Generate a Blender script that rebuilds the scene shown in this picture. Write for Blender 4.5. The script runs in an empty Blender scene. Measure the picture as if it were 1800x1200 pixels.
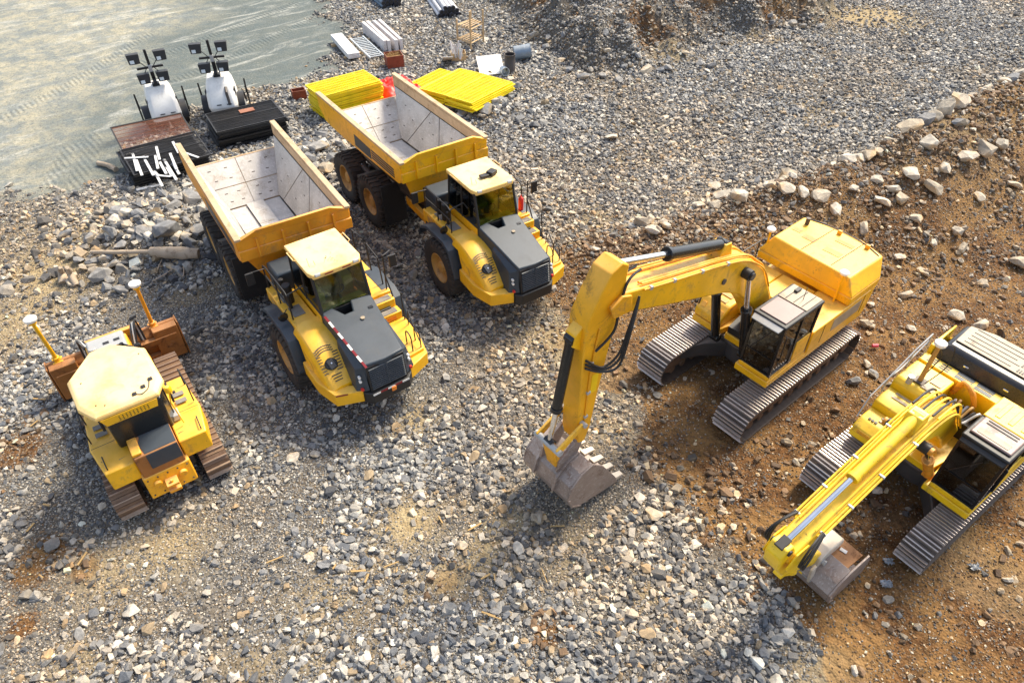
import bpy, bmesh, math, random
import numpy as np
from mathutils import Vector, Matrix, Quaternion
from mathutils.geometry import convex_hull_2d
random.seed(7); RNG = np.random.default_rng(11)
R = math.radians; PI = math.pi
sc = bpy.context.scene; C = sc.collection

# ------------------------------------------------------------------ camera, sky, sun, exposure
CAM_H, CAM_PITCH, CAM_F = 13.57, 42.55, 1219.4          # metres, degrees below the horizon, pixels at 1800 wide
cd = bpy.data.cameras.new('camera'); cam = bpy.data.objects.new('camera', cd); C.objects.link(cam)
cam.location = (0, 0, CAM_H); cam.rotation_euler = (R(90 - CAM_PITCH), 0, 0)
cd.sensor_width = 36; cd.lens = 36 * CAM_F / 1800; cd.clip_end = 3000; cd.clip_start = .2
sc.camera = cam
SUN_AZ, SUN_EL = 44, 50                                 # azimuth measured from +Y towards +X
w = bpy.data.worlds.new('World'); sc.world = w; w.use_nodes = True
nt = w.node_tree; bg = nt.nodes['Background']
sky = nt.nodes.new('ShaderNodeTexSky'); sky.sky_type = 'NISHITA'; sky.sun_disc = False
sky.sun_elevation = R(SUN_EL); sky.sun_rotation = R(SUN_AZ); sky.dust_density = 2.0; sky.ozone_density = 1.0
hsv = nt.nodes.new('ShaderNodeHueSaturation'); hsv.inputs['Saturation'].default_value = .75        # thin bright cloud veil: a paler sky
nt.links.new(sky.outputs[0], hsv.inputs['Color']); nt.links.new(hsv.outputs[0], bg.inputs[0]); bg.inputs[1].default_value = .14
sd = bpy.data.lights.new('sun', 'SUN'); so = bpy.data.objects.new('sun', sd); C.objects.link(so)
sd.energy = 3.2; sd.angle = R(14); sd.color = (1, .89, .70)
sv = Vector((math.sin(R(SUN_AZ)) * math.cos(R(SUN_EL)), math.cos(R(SUN_AZ)) * math.cos(R(SUN_EL)), math.sin(R(SUN_EL))))
so.rotation_euler = sv.to_track_quat('Z', 'Y').to_euler(); so.location = (20, 30, 40)
vs = sc.view_settings; vs.view_transform = 'Standard'; vs.look = 'None'; vs.gamma = 1; vs.use_curve_mapping = False; vs.exposure = 1.1

def ground_at(px, py, z=0.):
    "photo pixel -> point on the level z"
    th = R(CAM_PITCH); x = (px - 900) / CAM_F; u = -(py - 600) / CAM_F
    d = Vector((x, math.cos(th) + u * math.sin(th), -math.sin(th) + u * math.cos(th)))
    t = (z - CAM_H) / d.z
    return Vector((d.x * t, d.y * t, z))

# ------------------------------------------------------------------ materials
class NT:
    def __init__(s, name):
        s.m = bpy.data.materials.new(name); s.m.use_nodes = True; s.t = s.m.node_tree; s.t.nodes.clear()
        s.out = s.n('ShaderNodeOutputMaterial'); s.p = s.n('ShaderNodeBsdfPrincipled'); s.l(s.p.outputs[0], s.out.inputs[0])
    def n(s, t, **k):
        x = s.t.nodes.new(t)
        for a, b in k.items(): setattr(x, a, b)
        return x
    def l(s, a, b): s.t.links.new(a, b)
    def sv(s, sock, v):
        if isinstance(v, bpy.types.NodeSocket): s.l(v, sock)
        elif isinstance(v, (tuple, list)) and len(v) == 3 and sock.type == 'RGBA': sock.default_value = (*v, 1)
        else: sock.default_value = v
    def mix(s, f, a, b, mode='MIX'):
        x = s.n('ShaderNodeMix', data_type='RGBA', blend_type=mode); s.sv(x.inputs[0], f); s.sv(x.inputs[6], a); s.sv(x.inputs[7], b); return x.outputs[2]
    def math(s, op, a, b=0., c=None, clamp=False):
        x = s.n('ShaderNodeMath', operation=op, use_clamp=clamp); s.sv(x.inputs[0], a); s.sv(x.inputs[1], b)
        if c is not None: s.sv(x.inputs[2], c)
        return x.outputs[0]
    def noise(s, scale, detail=4., rough=.55, vec=None, dist=0.):
        x = s.n('ShaderNodeTexNoise'); x.inputs['Scale'].default_value = scale; x.inputs['Detail'].default_value = detail
        x.inputs['Roughness'].default_value = rough; x.inputs['Distortion'].default_value = dist
        if vec is not None: s.l(vec, x.inputs['Vector'])
        return x.outputs[0]
    def ramp(s, f, a, b):   # smooth step between a and b
        x = s.n('ShaderNodeMapRange', interpolation_type='SMOOTHSTEP'); s.sv(x.inputs[0], f); x.inputs[1].default_value = a; x.inputs[2].default_value = b; return x.outputs[0]
    def coord(s, kind='Object'): return s.n('ShaderNodeTexCoord').outputs[kind]
    def bump(s, h, strength=.3, dist=.02):
        x = s.n('ShaderNodeBump'); x.inputs['Strength'].default_value = strength; x.inputs['Distance'].default_value = dist; s.l(h, x.inputs['Height']); s.l(x.outputs[0], s.p.inputs['Normal'])

MATS = {}
def paint(name, col, rough=.45, metal=0., dirt=(.16, .10, .055), damt=.35, dscale=2.2, dust_sheen=(.55, .45, .30), dust_sheen_amt=.3, chips=None, bump=.0, var=.12, spec=.5, coat=0., scratch=None):
    "painted / raw surface with grain, stains of their own shape, chips, and pale dusty tops with sun sheen painted in"
    t = NT(name); co = t.coord()
    n1 = t.noise(1.3, 5, .6, co); n2 = t.noise(dscale, 8, .68, co, .6); n3 = t.noise(26, 3, .6, co)
    c = t.mix(t.ramp(n1, .3, .7), tuple(x * (1 - var) for x in col), tuple(min(1, x * (1 + var)) for x in col))
    geo = t.n('ShaderNodeNewGeometry'); sep = t.n('ShaderNodeSeparateXYZ'); t.l(geo.outputs['Normal'], sep.inputs[0])
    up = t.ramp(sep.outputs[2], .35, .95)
    dm = t.math('MULTIPLY', t.math('MULTIPLY', up, t.ramp(n1, .2, .62)), dust_sheen_amt)
    c = t.mix(dm, c, dust_sheen)  # paler on upward faces: dusty, with specular sheen painted into the colour
    st = t.math('MULTIPLY', t.ramp(t.math('ADD', n2, t.math('MULTIPLY', n3, .18)), .60, .80), damt)
    c = t.mix(st, c, dirt)
    g2 = t.math('MULTIPLY', t.ramp(t.noise(5.5, 9, .78, co, .8), .56, .74), damt * .55); c = t.mix(g2, c, tuple(.5 * a + .5 * b for a, b in zip(dirt, dust_sheen)))
    if scratch:
        for rz_, sc_ in ((.25, (1.2, 26, 26)), (-.5, (1.0, 18, 18))):
            ma = t.n('ShaderNodeMapping'); ma.inputs['Rotation'].default_value = (0, 0, rz_); t.l(co, ma.inputs[0]); mb = t.n('ShaderNodeMapping'); mb.inputs['Scale'].default_value = sc_; t.l(ma.outputs[0], mb.inputs[0]); c = t.mix(t.math('MULTIPLY', t.ramp(t.noise(1., 4, .6, mb.outputs[0]), .56, .66), .5), c, scratch)
    if chips:
        v = t.noise(9, 6, .75, co, .3); c = t.mix(t.math('MULTIPLY', t.ramp(v, .645, .67), .85), c, chips)
    t.l(c, t.p.inputs['Base Color'])
    r = t.math('ADD', t.math('ADD', t.math('MULTIPLY', n3, .12), rough - .06), t.math('MULTIPLY', t.math('ADD', st, dm), .3)); t.l(r, t.p.inputs['Roughness'])
    t.p.inputs['Metallic'].default_value = metal; t.p.inputs['Specular IOR Level'].default_value = spec
    if coat: t.p.inputs['Coat Weight'].default_value = coat; t.p.inputs['Coat Roughness'].default_value = .15
    if bump: t.bump(t.math('ADD', n2, n3), bump, .01)
    MATS[name] = t.m; return t.m
YEL = (.88, .45, .004)
paint('yellow', YEL, .38, damt=.45, dscale=2.6, dust_sheen_amt=.30, dust_sheen=(.82, .56, .22), chips=(.10, .06, .03), coat=.15)
paint('yellow_worn', (.82, .37, .008), .45, damt=.55, dscale=3., dust_sheen_amt=.35, dust_sheen=(.72, .54, .28), chips=(.12, .07, .035))
paint('yellow_lemon', (.90, .56, .006), .4, damt=.5, dscale=2.8, dust_sheen_amt=.2, dust_sheen=(.85, .64, .28), chips=(.08, .06, .03))
paint('yellow_orange', (.74, .29, .012), .5, damt=.6, dscale=1.8, dirt=(.25, .13, .06), dust_sheen_amt=.4, dust_sheen=(.72, .5, .25))
paint('cream_roof', (.88, .56, .16), .5, damt=.35, dust_sheen_amt=.75, dust_sheen=(.90, .68, .37), var=.06)  # pale cream partly paints the whitish sun sheen of the roofs
paint('barrier_yellow', (.90, .68, .005), .45, damt=.25, dust_sheen_amt=.05)
paint('slate', (.026, .038, .052), .48, damt=.25, dust_sheen_amt=.16, dust_sheen=(.12, .12, .12), dirt=(.09, .08, .07), coat=.1)
paint('black', (.012, .012, .013), .5, damt=.3, dust_sheen_amt=.12, dust_sheen=(.12, .10, .08), dirt=(.06, .05, .04))
paint('black_gloss', (.010, .011, .012), .22, damt=.2, dust_sheen_amt=.06, dust_sheen=(.12, .10, .08), dirt=(.05, .04, .03))
paint('rubber', (.035, .030, .027), .8, damt=.7, dirt=(.13, .095, .065), dscale=3, dust_sheen_amt=.35, dust_sheen=(.17, .13, .09), bump=.2)
paint('rim', (.50, .27, .06), .6, damt=.8, dirt=(.16, .10, .06), dscale=4, dust_sheen_amt=.3)
paint('track_steel', (.085, .066, .055), .55, metal=.2, damt=.5, dirt=(.10, .055, .035), dscale=5, dust_sheen_amt=.25, dust_sheen=(.30, .23, .17), bump=.15)  # brown kept dark to paint the shade between the grouser bars
paint('track_brown', (.17, .10, .06), .6, metal=.2, damt=.7, dirt=(.07, .035, .02), dscale=4, dust_sheen_amt=.35, dust_sheen=(.28, .18, .10), bump=.2)
paint('polished_steel', (.60, .53, .48), .35, metal=.6, damt=.6, dirt=(.22, .14, .10), dscale=4, dust_sheen_amt=.1)
paint('polished_brown', (.36, .25, .18), .42, metal=.4, damt=.6, dirt=(.16, .09, .05), dscale=4, dust_sheen_amt=.15)
paint('yellow_sooty', (.84, .39, .006), .45, damt=.85, dscale=1.1, dirt=(.10, .06, .03), dust_sheen_amt=.3, dust_sheen=(.78, .58, .30), chips=(.07, .045, .03))
paint('dark_steel', (.07, .062, .058), .5, metal=.3, damt=.6, dirt=(.12, .07, .04), dust_sheen_amt=.4, dust_sheen=(.2, .15, .11), bump=.1)
paint('liner', (.47, .445, .415), .5, metal=.15, damt=.7, dirt=(.31, .255, .20), dscale=1.6, dust_sheen_amt=.25, dust_sheen=(.62, .57, .51), chips=(.24, .18, .13), bump=.12, var=.16, scratch=(.66, .63, .60))
paint('liner_edge', (.50, .34, .19), .55, damt=.8, dirt=(.33, .19, .09), dscale=2.5, dust_sheen_amt=.3, chips=(.25, .13, .06), bump=.1)
paint('bucket_steel', (.30, .235, .20), .45, metal=.35, damt=.8, dirt=(.16, .085, .05), dscale=2.4, dust_sheen_amt=.45, dust_sheen=(.40, .34, .29), chips=(.14, .065, .035), bump=.25, scratch=(.46, .41, .37))
paint('tooth_steel', (.62, .54, .43), .45, metal=.3, damt=.4, dust_sheen_amt=.2, bump=.1)
paint('rust', (.33, .12, .022), .7, damt=.8, dirt=(.09, .035, .015), dscale=3., dust_sheen_amt=.2, bump=.2)
paint('rust_red', (.22, .045, .018), .75, damt=.6, dirt=(.08, .02, .01), dscale=3., dust_sheen_amt=.2, bump=.15)
paint('chrome', (.75, .76, .78), .16, metal=1., damt=.1, dust_sheen_amt=.05)
paint('silver', (.42, .43, .43), .4, metal=.3, damt=.4, dirt=(.25, .18, .1), dust_sheen_amt=.2)
paint('white', (.80, .77, .71), .4, damt=.25, dust_sheen_amt=.22, dust_sheen=(.7, .62, .5))
paint('white_wood', (.62, .62, .61), .65, damt=.45, dirt=(.33, .3, .26), dscale=5, dust_sheen_amt=.1, bump=.1)
paint('plank_grey', (.56, .53, .52), .7, damt=.5, dirt=(.33, .28, .25), dscale=5, dust_sheen_amt=.1, bump=.1)
paint('wood', (.52, .36, .19), .75, damt=.5, dirt=(.25, .16, .08), dscale=6, dust_sheen_amt=.1, bump=.15)
paint('driftwood', (.40, .31, .22), .8, damt=.7, dirt=(.16, .10, .06), dscale=6, dust_sheen_amt=.3, dust_sheen=(.55, .45, .32), bump=.4)
paint('alu', (.58, .62, .63), .4, metal=.4, damt=.3, dust_sheen_amt=.1)
paint('tarp_red', (.80, .035, .02), .42, damt=.15, dirt=(.7, .25, .18), dust_sheen_amt=.12, dust_sheen=(.85, .35, .28), var=.2, bump=.1)
paint('red', (.60, .02, .015), .4, damt=.1, dust_sheen_amt=.05)
paint('tape_red', (.22, .01, .015), .4, damt=.1, dust_sheen_amt=.02)
paint('orange', (.8, .22, .02), .4, damt=.1, dust_sheen_amt=.05)
paint('pad', (.13, .13, .135), .85, damt=.4, dust_sheen_amt=.3, bump=.3)
paint('hatch', (.24, .165, .145), .4, damt=.35, dust_sheen_amt=.2, dust_sheen=(.30, .22, .19))
paint('vent_brown', (.50, .27, .05), .6, damt=.4, dust_sheen_amt=.1)
paint('hood_black', (.022, .022, .024), .28, damt=.2, dust_sheen_amt=.05, dust_sheen=(.1, .09, .08))
paint('hood_cream', (.36, .29, .20), .5, damt=.35, dust_sheen_amt=.4, dust_sheen=(.46, .37, .26))
paint('pipe_white', (.60, .58, .58), .45, damt=.35, dirt=(.35, .3, .28), dust_sheen_amt=.1)
paint('pipe_dark', (.03, .035, .06), .5, damt=.2, dust_sheen_amt=.05)
paint('pipe_blue', (.10, .17, .24), .5, damt=.3, dust_sheen_amt=.25, dust_sheen=(.6, .6, .6))
paint('bin_grey', (.22, .28, .34), .4, metal=.3, damt=.3, dust_sheen_amt=.2)
paint('straw', (.40, .25, .09), .8, damt=.3, dust_sheen_amt=.1)
paint('pink', (.8, .08, .12), .5, damt=.1, dust_sheen_amt=.05)
paint('plastic_wrap', (.26, .28, .30), .25, damt=.4, dust_sheen_amt=.1)
paint('seat_fabric', (.10, .12, .08), .8, damt=.2, dust_sheen_amt=.1)
paint('cab_trim', (.55, .48, .12), .6, damt=.3, dust_sheen_amt=.2)
def glass(name, tint, gl=.10):
    t = NT(name); t.t.nodes.remove(t.p)
    tr = t.n('ShaderNodeBsdfTransparent'); tr.inputs[0].default_value = (*tint, 1)
    g = t.n('ShaderNodeBsdfGlossy'); g.inputs['Roughness'].default_value = .04; g.inputs[0].default_value = (.9, .95, 1, 1)
    fr = t.n('ShaderNodeFresnel'); fr.inputs[0].default_value = 1.5
    m = t.n('ShaderNodeMixShader'); t.l(t.math('ADD', fr.outputs[0], gl - .04, clamp=True), m.inputs[0]); t.l(tr.outputs[0], m.inputs[1]); t.l(g.outputs[0], m.inputs[2]); t.l(m.outputs[0], t.out.inputs[0])
    MATS[name] = t.m
glass('glass_green', (.74, .80, .42)); glass('glass_dark', (.20, .26, .20)); glass('lamp_glass', (.9, .9, .85), .2)
t = NT('gravel_stone'); a = t.n('ShaderNodeAttribute', attribute_type='INSTANCER', attribute_name='col'); co = t.coord()
n = t.noise(3., 5, .7, co); n2 = t.noise(.8, 3, .6, co)
c = t.mix(t.ramp(n, .35, .7), t.mix(.32, a.outputs[0], (.05, .045, .04)), a.outputs[0]); c = t.mix(t.math('MULTIPLY', t.ramp(n2, .5, .65), .25), c, (.40, .30, .18))
t.l(c, t.p.inputs['Base Color']); t.p.inputs['Roughness'].default_value = .75; t.bump(n, .35, .1); MATS['gravel_stone'] = t.m
def rockmat(name, ca, cb, stain):
    t = NT(name); co = t.coord(); oi = t.n('ShaderNodeObjectInfo')
    n = t.noise(2.6, 8, .68, co, .4); n2 = t.noise(7., 6, .7, co); n3 = t.noise(1.2, 3, .5, co)
    c = t.mix(oi.outputs['Random'], ca, cb); c = t.mix(t.ramp(n, .42, .62), t.mix(.40, c, (.05, .05, .05)), c)
    c = t.mix(t.math('MULTIPLY', t.ramp(n3, .48, .62), .6), c, stain); c = t.mix(t.math('MULTIPLY', t.ramp(n2, .55, .7), .4), c, (.5, .46, .4))
    t.l(c, t.p.inputs['Base Color']); t.p.inputs['Roughness'].default_value = .8; t.bump(t.math('ADD', n, n2), .5, .04); MATS[name] = t.m
rockmat('rock_grey', (.20, .205, .215), (.34, .32, .29), (.34, .25, .14))
rockmat('rock_tan', (.50, .40, .27), (.68, .60, .48), (.46, .28, .11))

# ------------------------------------------------------------------ geometry helpers
class G:
    def __init__(s): s.v = []; s.f = []
    def add(s, vs, fs):
        o = len(s.v); s.v += [tuple(v) for v in vs]; s.f += [tuple(i + o for i in f) for f in fs]; return s
    def hexa(s, b, t):   # bottom ring, top ring (same count)
        n = len(b); fs = [tuple(range(n))[::-1], tuple(range(n, 2 * n))] + [(i, (i + 1) % n, n + (i + 1) % n, n + i) for i in range(n)]
        return s.add(list(b) + list(t), fs)
    def box(s, c, d, rot=(0, 0, 0), taper=(1, 1)):
        hx, hy, hz = d[0] / 2, d[1] / 2, d[2] / 2; M = None
        if any(rot): M = Matrix.Rotation(rot[2], 3, 'Z') @ Matrix.Rotation(rot[1], 3, 'Y') @ Matrix.Rotation(rot[0], 3, 'X')
        ps = [(-hx, -hy, -hz), (hx, -hy, -hz), (hx, hy, -hz), (-hx, hy, -hz)]; tx, ty = taper
        ps += [(-hx * tx, -hy * ty, hz), (hx * tx, -hy * ty, hz), (hx * tx, hy * ty, hz), (-hx * tx, hy * ty, hz)]
        if M: ps = [M @ Vector(p) for p in ps]
        ps = [(p[0] + c[0], p[1] + c[1], p[2] + c[2]) for p in ps]
        return s.hexa(ps[:4], ps[4:])
    def rng(s, x0, x1, y0, y1, z0, z1): return s.box(((x0 + x1) / 2, (y0 + y1) / 2, (z0 + z1) / 2), (abs(x1 - x0), abs(y1 - y0), abs(z1 - z0)))
    def prism(s, poly, a, b, ax='y'):
        f = {'y': lambda p, q: (p[0], q, p[1]), 'z': lambda p, q: (p[0], p[1], q), 'x': lambda p, q: (q, p[0], p[1])}[ax]
        return s.hexa([f(p, a) for p in poly], [f(p, b) for p in poly])
    def prismz(s, poly, zb, zt):   # plan polygon, heights may be functions of (x, y)
        fb = zb if callable(zb) else (lambda x, y: zb); ft = zt if callable(zt) else (lambda x, y: zt)
        return s.hexa([(x, y, fb(x, y)) for x, y in poly], [(x, y, ft(x, y)) for x, y in poly])
    def loft(s, rings, cap=True):
        n = len(rings[0]); vs = [p for r in rings for p in r]; fs = []
        for k in range(len(rings) - 1):
            for i in range(n): j = (i + 1) % n; fs.append((k * n + i, k * n + j, (k + 1) * n + j, (k + 1) * n + i))
        if cap: fs += [tuple(range(n))[::-1], tuple(range((len(rings) - 1) * n, len(rings) * n))]
        return s.add(vs, fs)
    def tube(s, pts, r, n=8):
        pts = [Vector(p) for p in pts]; rings = []; up = None
        for i, p in enumerate(pts):
            d = (pts[min(i + 1, len(pts) - 1)] - pts[max(i - 1, 0)]).normalized()
            if up is None: up = Vector((0, 0, 1)) if abs(d.z) < .9 else Vector((1, 0, 0))
            a = d.cross(up).normalized(); b = a.cross(d).normalized(); up = b
            rr = r[i] if isinstance(r, (list, tuple)) else r
            rings.append([p + a * rr * math.cos(2 * PI * k / n) + b * rr * math.sin(2 * PI * k / n) for k in range(n)])
        return s.loft(rings)
    def cyl(s, p0, p1, r, r2=None, n=16): return s.tube([p0, p1], [r, r if r2 is None else r2], n)
    def lathe(s, prof, c=(0, 0, 0), n=32, ax='y'):   # prof: (radius, along)
        rings = []
        for k in range(n):
            a = 2 * PI * k / n; ca, sa = math.cos(a), math.sin(a)
            rings.append([{'y': (r * ca, h, r * sa), 'z': (r * ca, r * sa, h), 'x': (h, r * ca, r * sa)}[ax] for r, h in prof])
        rings = [[(p[0] + c[0], p[1] + c[1], p[2] + c[2]) for p in r] for r in rings]; m = len(prof); vs = [p for r in rings for p in r]; fs = []
        for k in range(n):
            q = (k + 1) % n
            for i in range(m - 1): fs.append((k * m + i, k * m + i + 1, q * m + i + 1, q * m + i))
        return s.add(vs, fs)
    def plate(s, pts, th):   # flat polygon given thickness along its normal
        P = [Vector(p) for p in pts]; nrm = Vector((0, 0, 0))
        for i in range(len(P)): nrm += (P[i] - P[0]).cross(P[(i + 1) % len(P)] - P[0])
        nrm.normalize(); return s.hexa(P, [p + nrm * th for p in P])
    def mesh(s, name, smooth=None):
        me = bpy.data.meshes.new(name); me.from_pydata([tuple(v) for v in s.v], [], s.f)
        bm = bmesh.new(); bm.from_mesh(me); bmesh.ops.recalc_face_normals(bm, faces=bm.faces); bm.to_mesh(me); bm.free()
        if smooth:
            me.polygons.foreach_set('use_smooth', [True] * len(me.polygons)); me.set_sharp_from_angle(angle=R(smooth))
        return me
    def ob(s, name, mat, parent=None, bev=0, smooth=35, M=None):
        me = s.mesh(name, smooth); me.materials.append(MATS[mat]); o = bpy.data.objects.new(name, me); C.objects.link(o)
        if bev:
            b = o.modifiers.new('bevel', 'BEVEL'); b.width = bev; b.segments = 2; b.limit_method = 'ANGLE'; b.angle_limit = R(32); b.harden_normals = False
        if parent is not None: o.parent = parent
        if M is not None: o.matrix_local = M
        return o
def share(o, parent, M=None):   # another object on the same mesh
    c = o.copy(); C.objects.link(c); c.parent = parent
    if M is not None: c.matrix_local = M
    return c
def tag(o, label, cat, group=None, kind=None):
    o['label'] = label; o['category'] = cat
    if group: o['group'] = group
    if kind: o['kind'] = kind
    return o
def thing(name, label, cat, loc=(0, 0, 0), rz=0, group=None):
    o = bpy.data.objects.new(name, None); C.objects.link(o); o.empty_display_size = .3
    o.location = loc; o.rotation_euler = (0, 0, rz); return tag(o, label, cat, group)
def copy_tree(o, parent=None):
    c = o.copy(); C.objects.link(c); c.parent = parent
    for ch in list(o.children): copy_tree(ch, c)
    return c
def bez(pts, n=6):   # Catmull-Rom through the points
    P = [Vector(p) for p in pts]; out = []
    for i in range(len(P) - 1):
        a, b, c, d = P[max(i - 1, 0)], P[i], P[i + 1], P[min(i + 2, len(P) - 1)]
        for k in range(n):
            t = k / n; out.append(.5 * ((2 * b) + (c - a) * t + (2 * a - 5 * b + 4 * c - d) * t * t + (3 * b - a - 3 * c + d) * t ** 3))
    return out + [P[-1]]

# ------------------------------------------------------------------ terrain
def _hash(ix, iy, seed): 
    h = np.sin(ix * 127.1 + iy * 311.7 + seed * 74.7) * 43758.5453; return h - np.floor(h)
def vnoise(x, y, seed=0):
    ix, iy = np.floor(x), np.floor(y); fx, fy = x - ix, y - iy; fx = fx * fx * (3 - 2 * fx); fy = fy * fy * (3 - 2 * fy)
    a, b, c, d = _hash(ix, iy, seed), _hash(ix + 1, iy, seed), _hash(ix, iy + 1, seed), _hash(ix + 1, iy + 1, seed)
    return a + (b - a) * fx + (c - a) * fy + (a - b - c + d) * fx * fy
def fbm(x, y, s, seed=0, o=4):
    t = 0; a = .5; n = 0
    for k in range(o): t = t + a * vnoise(x / s * 2 ** k, y / s * 2 ** k, seed + k * 13); n += a; a *= .5
    return t / n
def sstep(a, b, x): t = np.clip((x - a) / (b - a), 0, 1); return t * t * (3 - 2 * t)
def segdist(x, y, poly):
    "signed side and distance to a polyline, with the fraction along it"
    best = np.full(np.shape(x), 1e9); side = np.zeros(np.shape(x)); tt = np.zeros(np.shape(x)); n = len(poly) - 1
    for i in range(n):
        (ax, ay), (bx, by) = poly[i], poly[i + 1]; dx, dy = bx - ax, by - ay; L2 = dx * dx + dy * dy
        t = np.clip(((x - ax) * dx + (y - ay) * dy) / L2, 0, 1); d = np.hypot(x - ax - t * dx, y - ay - t * dy)
        s = np.sign((y - ay) * dx - (x - ax) * dy); m = d < best
        best = np.where(m, d, best); side = np.where(m, s, side); tt = np.where(m, (i + t) / n, tt)
    return side * best, tt
def inpoly(x, y, poly):   # signed distance, positive inside
    ins = np.zeros(np.shape(x), bool); n = len(poly)
    for i in range(n):
        (ax, ay), (bx, by) = poly[i], poly[(i + 1) % n]
        c = (ay > y) != (by > y); xx = (bx - ax) * (y - ay) / ((by - ay) or 1e-9) + ax; ins ^= c & (x < xx)
    d, _ = segdist(x, y, list(poly) + [poly[0]]); return np.where(ins, np.abs(d), -np.abs(d))
BERM = [(1.5, 18.4), (4.5, 19.3), (8.5, 20.9), (13, 22.6), (18, 26.2), (25, 30.5), (42, 39), (80, 58)]
MOUND = [(-2.6, 48), (-.6, 43.0), (.9, 38.9), (3.3, 35.2), (6.9, 34.8), (9.0, 36.9), (11.3, 38.8), (14.5, 40.2), (18.3, 41.5), (21.5, 46.5), (23, 52), (24, 70), (-8, 70), (-5, 55)]
PILES = [(-12.4, 20.1, 2.8, 2.4, .8), (-8.1, 25.7, 1.5, 1.5, .38), (-1.0, 30.3, 1.7, 1.3, .45), (-6.6, 22.4, 1.2, 1.5, .10), (1.75, 10.05, 1.15, 1.0, .34)]
CLAY = [(-12.5, 48), (-9.6, 40.6), (-9.0, 35.3), (-9.9, 33.9), (-12.6, 32.9), (-14.6, 31.3), (-16.2, 28.4), (-15.4, 25.6), (-15.3, 24.1), (-17.0, 23.6), (-19.4, 23.1), (-26, 21.4), (-60, 16), (-90, 40), (-60, 120), (-14, 90)]
SOIL = [(1.6, 19.2), (.9, 17.4), (1.5, 15.6), (1.4, 13.8), (2.7, 12.2), (3.3, 10.2), (4.8, 8.2), (6.0, 5.5), (7.5, 2), (40, 0), (70, 20), (60, 46), (27, 32.5), (18.5, 27.8), (13, 24.0), (8.5, 22.0), (4.5, 20.4)]
def hgt(x, y):
    x = np.asarray(x, float); y = np.asarray(y, float)
    h = (fbm(x, y, 5., 3) - .5) * .14 + (fbm(x, y, 1.1, 5, 3) - .5) * .05
    d, t = segdist(x, y, BERM); crest = np.interp(t * 7, [0, 1, 2, 3, 4, 7], [.05, .55, 1.25, 1.85, 2.3, 2.8])
    wob = (fbm(x, y, 2.2, 9) - .5)
    prof = np.where(d > 0, 1 - sstep(0, 2.0, d + wob * 1.2), 1 - sstep(.2, 5.6, -d + wob * 1.4))
    h = h + crest * prof * (1 + .7 * wob)
    di = inpoly(x, y, MOUND); h = h + sstep(-.3, 3.2, di + (fbm(x, y, 1.7, 21) - .5) * 2.4) * (2.1 + 2.2 * (fbm(x, y, 2.4, 23) - .5)) * (1 - .6 * sstep(6, 16, di))
    for cx, cy, rx, ry, a in PILES:
        h = h + a * np.exp(-(((x - cx) / rx) ** 2 + ((y - cy) / ry) ** 2) * 1.4) * (1 + .6 * (fbm(x, y, .9, 31, 2) - .5))
    cl = sstep(-.2, 1.2, inpoly(x, y, CLAY)); rel = (fbm(x, y, 9, 41) - .5) * .16 + (fbm(x * 1.6 - y * .9, y * 1.6 + x * .9, 2.2, 43) - .5) * .07
    return h * (1 - cl) + rel * cl - .04 * cl
def zones(x, y):
    wob = (fbm(x, y, 2.4, 51) - .5); fine = fbm(x, y, .7, 57) - .5
    soil = sstep(-.7, .7, inpoly(x, y, SOIL) + wob * 3.4 + fine * 1.6)
    md = inpoly(x, y, MOUND); soil = np.maximum(soil, sstep(.2, 1.8, md + wob * 3) * (.12 + .45 * sstep(.42, .62, fbm(x, y, 2.5, 77))))
    clay = sstep(-.7, .7, inpoly(x, y, CLAY) + wob * 2.2 + fine * 2.2)
    sand = sstep(.66, .80, fbm(x, y, 2.8, 61)) * .5
    for px, py, r, a in [(860, 990, .75, 1.), (720, 915, .7, .9), (790, 1015, .5, .8), (1000, 1010, .6, .6), (560, 1060, .9, .5), (300, 960, .9, .5), (1090, 780, .6, .6), (60, 470, 2.6, .9), (30, 560, 1.8, .7), (960, 600, 1.5, .8), (1525, 32, 2.6, 1.1), (1050, 390, 1.3, .6), (440, 130, 1.7, .8), (1050, 660, 1.1, .7), (1620, 300, 2.5, .8), (730, 740, .7, .6), (900, 920, .6, .7), (180, 1010, .8, .6)]:
        p = ground_at(px, py); sand = np.maximum(sand, a * np.exp(-(((x - p.x) ** 2 + (y - p.y) ** 2) / r ** 2)) * (1 + 2.2 * wob))
    for px, py, r in [(30, 790, .8), (80, 970, .6), (60, 1000, .6), (150, 1000, .4), (785, 1020, .35), (40, 1100, .4), (960, 1110, .4)]:
        p = ground_at(px, py); soil = np.maximum(soil, .85 * np.exp(-((x - p.x) ** 2 + (y - p.y) ** 2) / r ** 2))
    return np.clip(soil, 0, 1), np.clip(clay, 0, 1), np.clip(sand, 0, 1)
def graded(lo, hi, step, far):
    a = list(np.arange(lo, hi + 1e-6, step)); s = step
    while a[-1] < far: s *= 1.28; a.append(a[-1] + s)
    s = step
    while a[0] > -far: s *= 1.28; a.insert(0, a[0] - s)
    return np.array(a)
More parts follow.
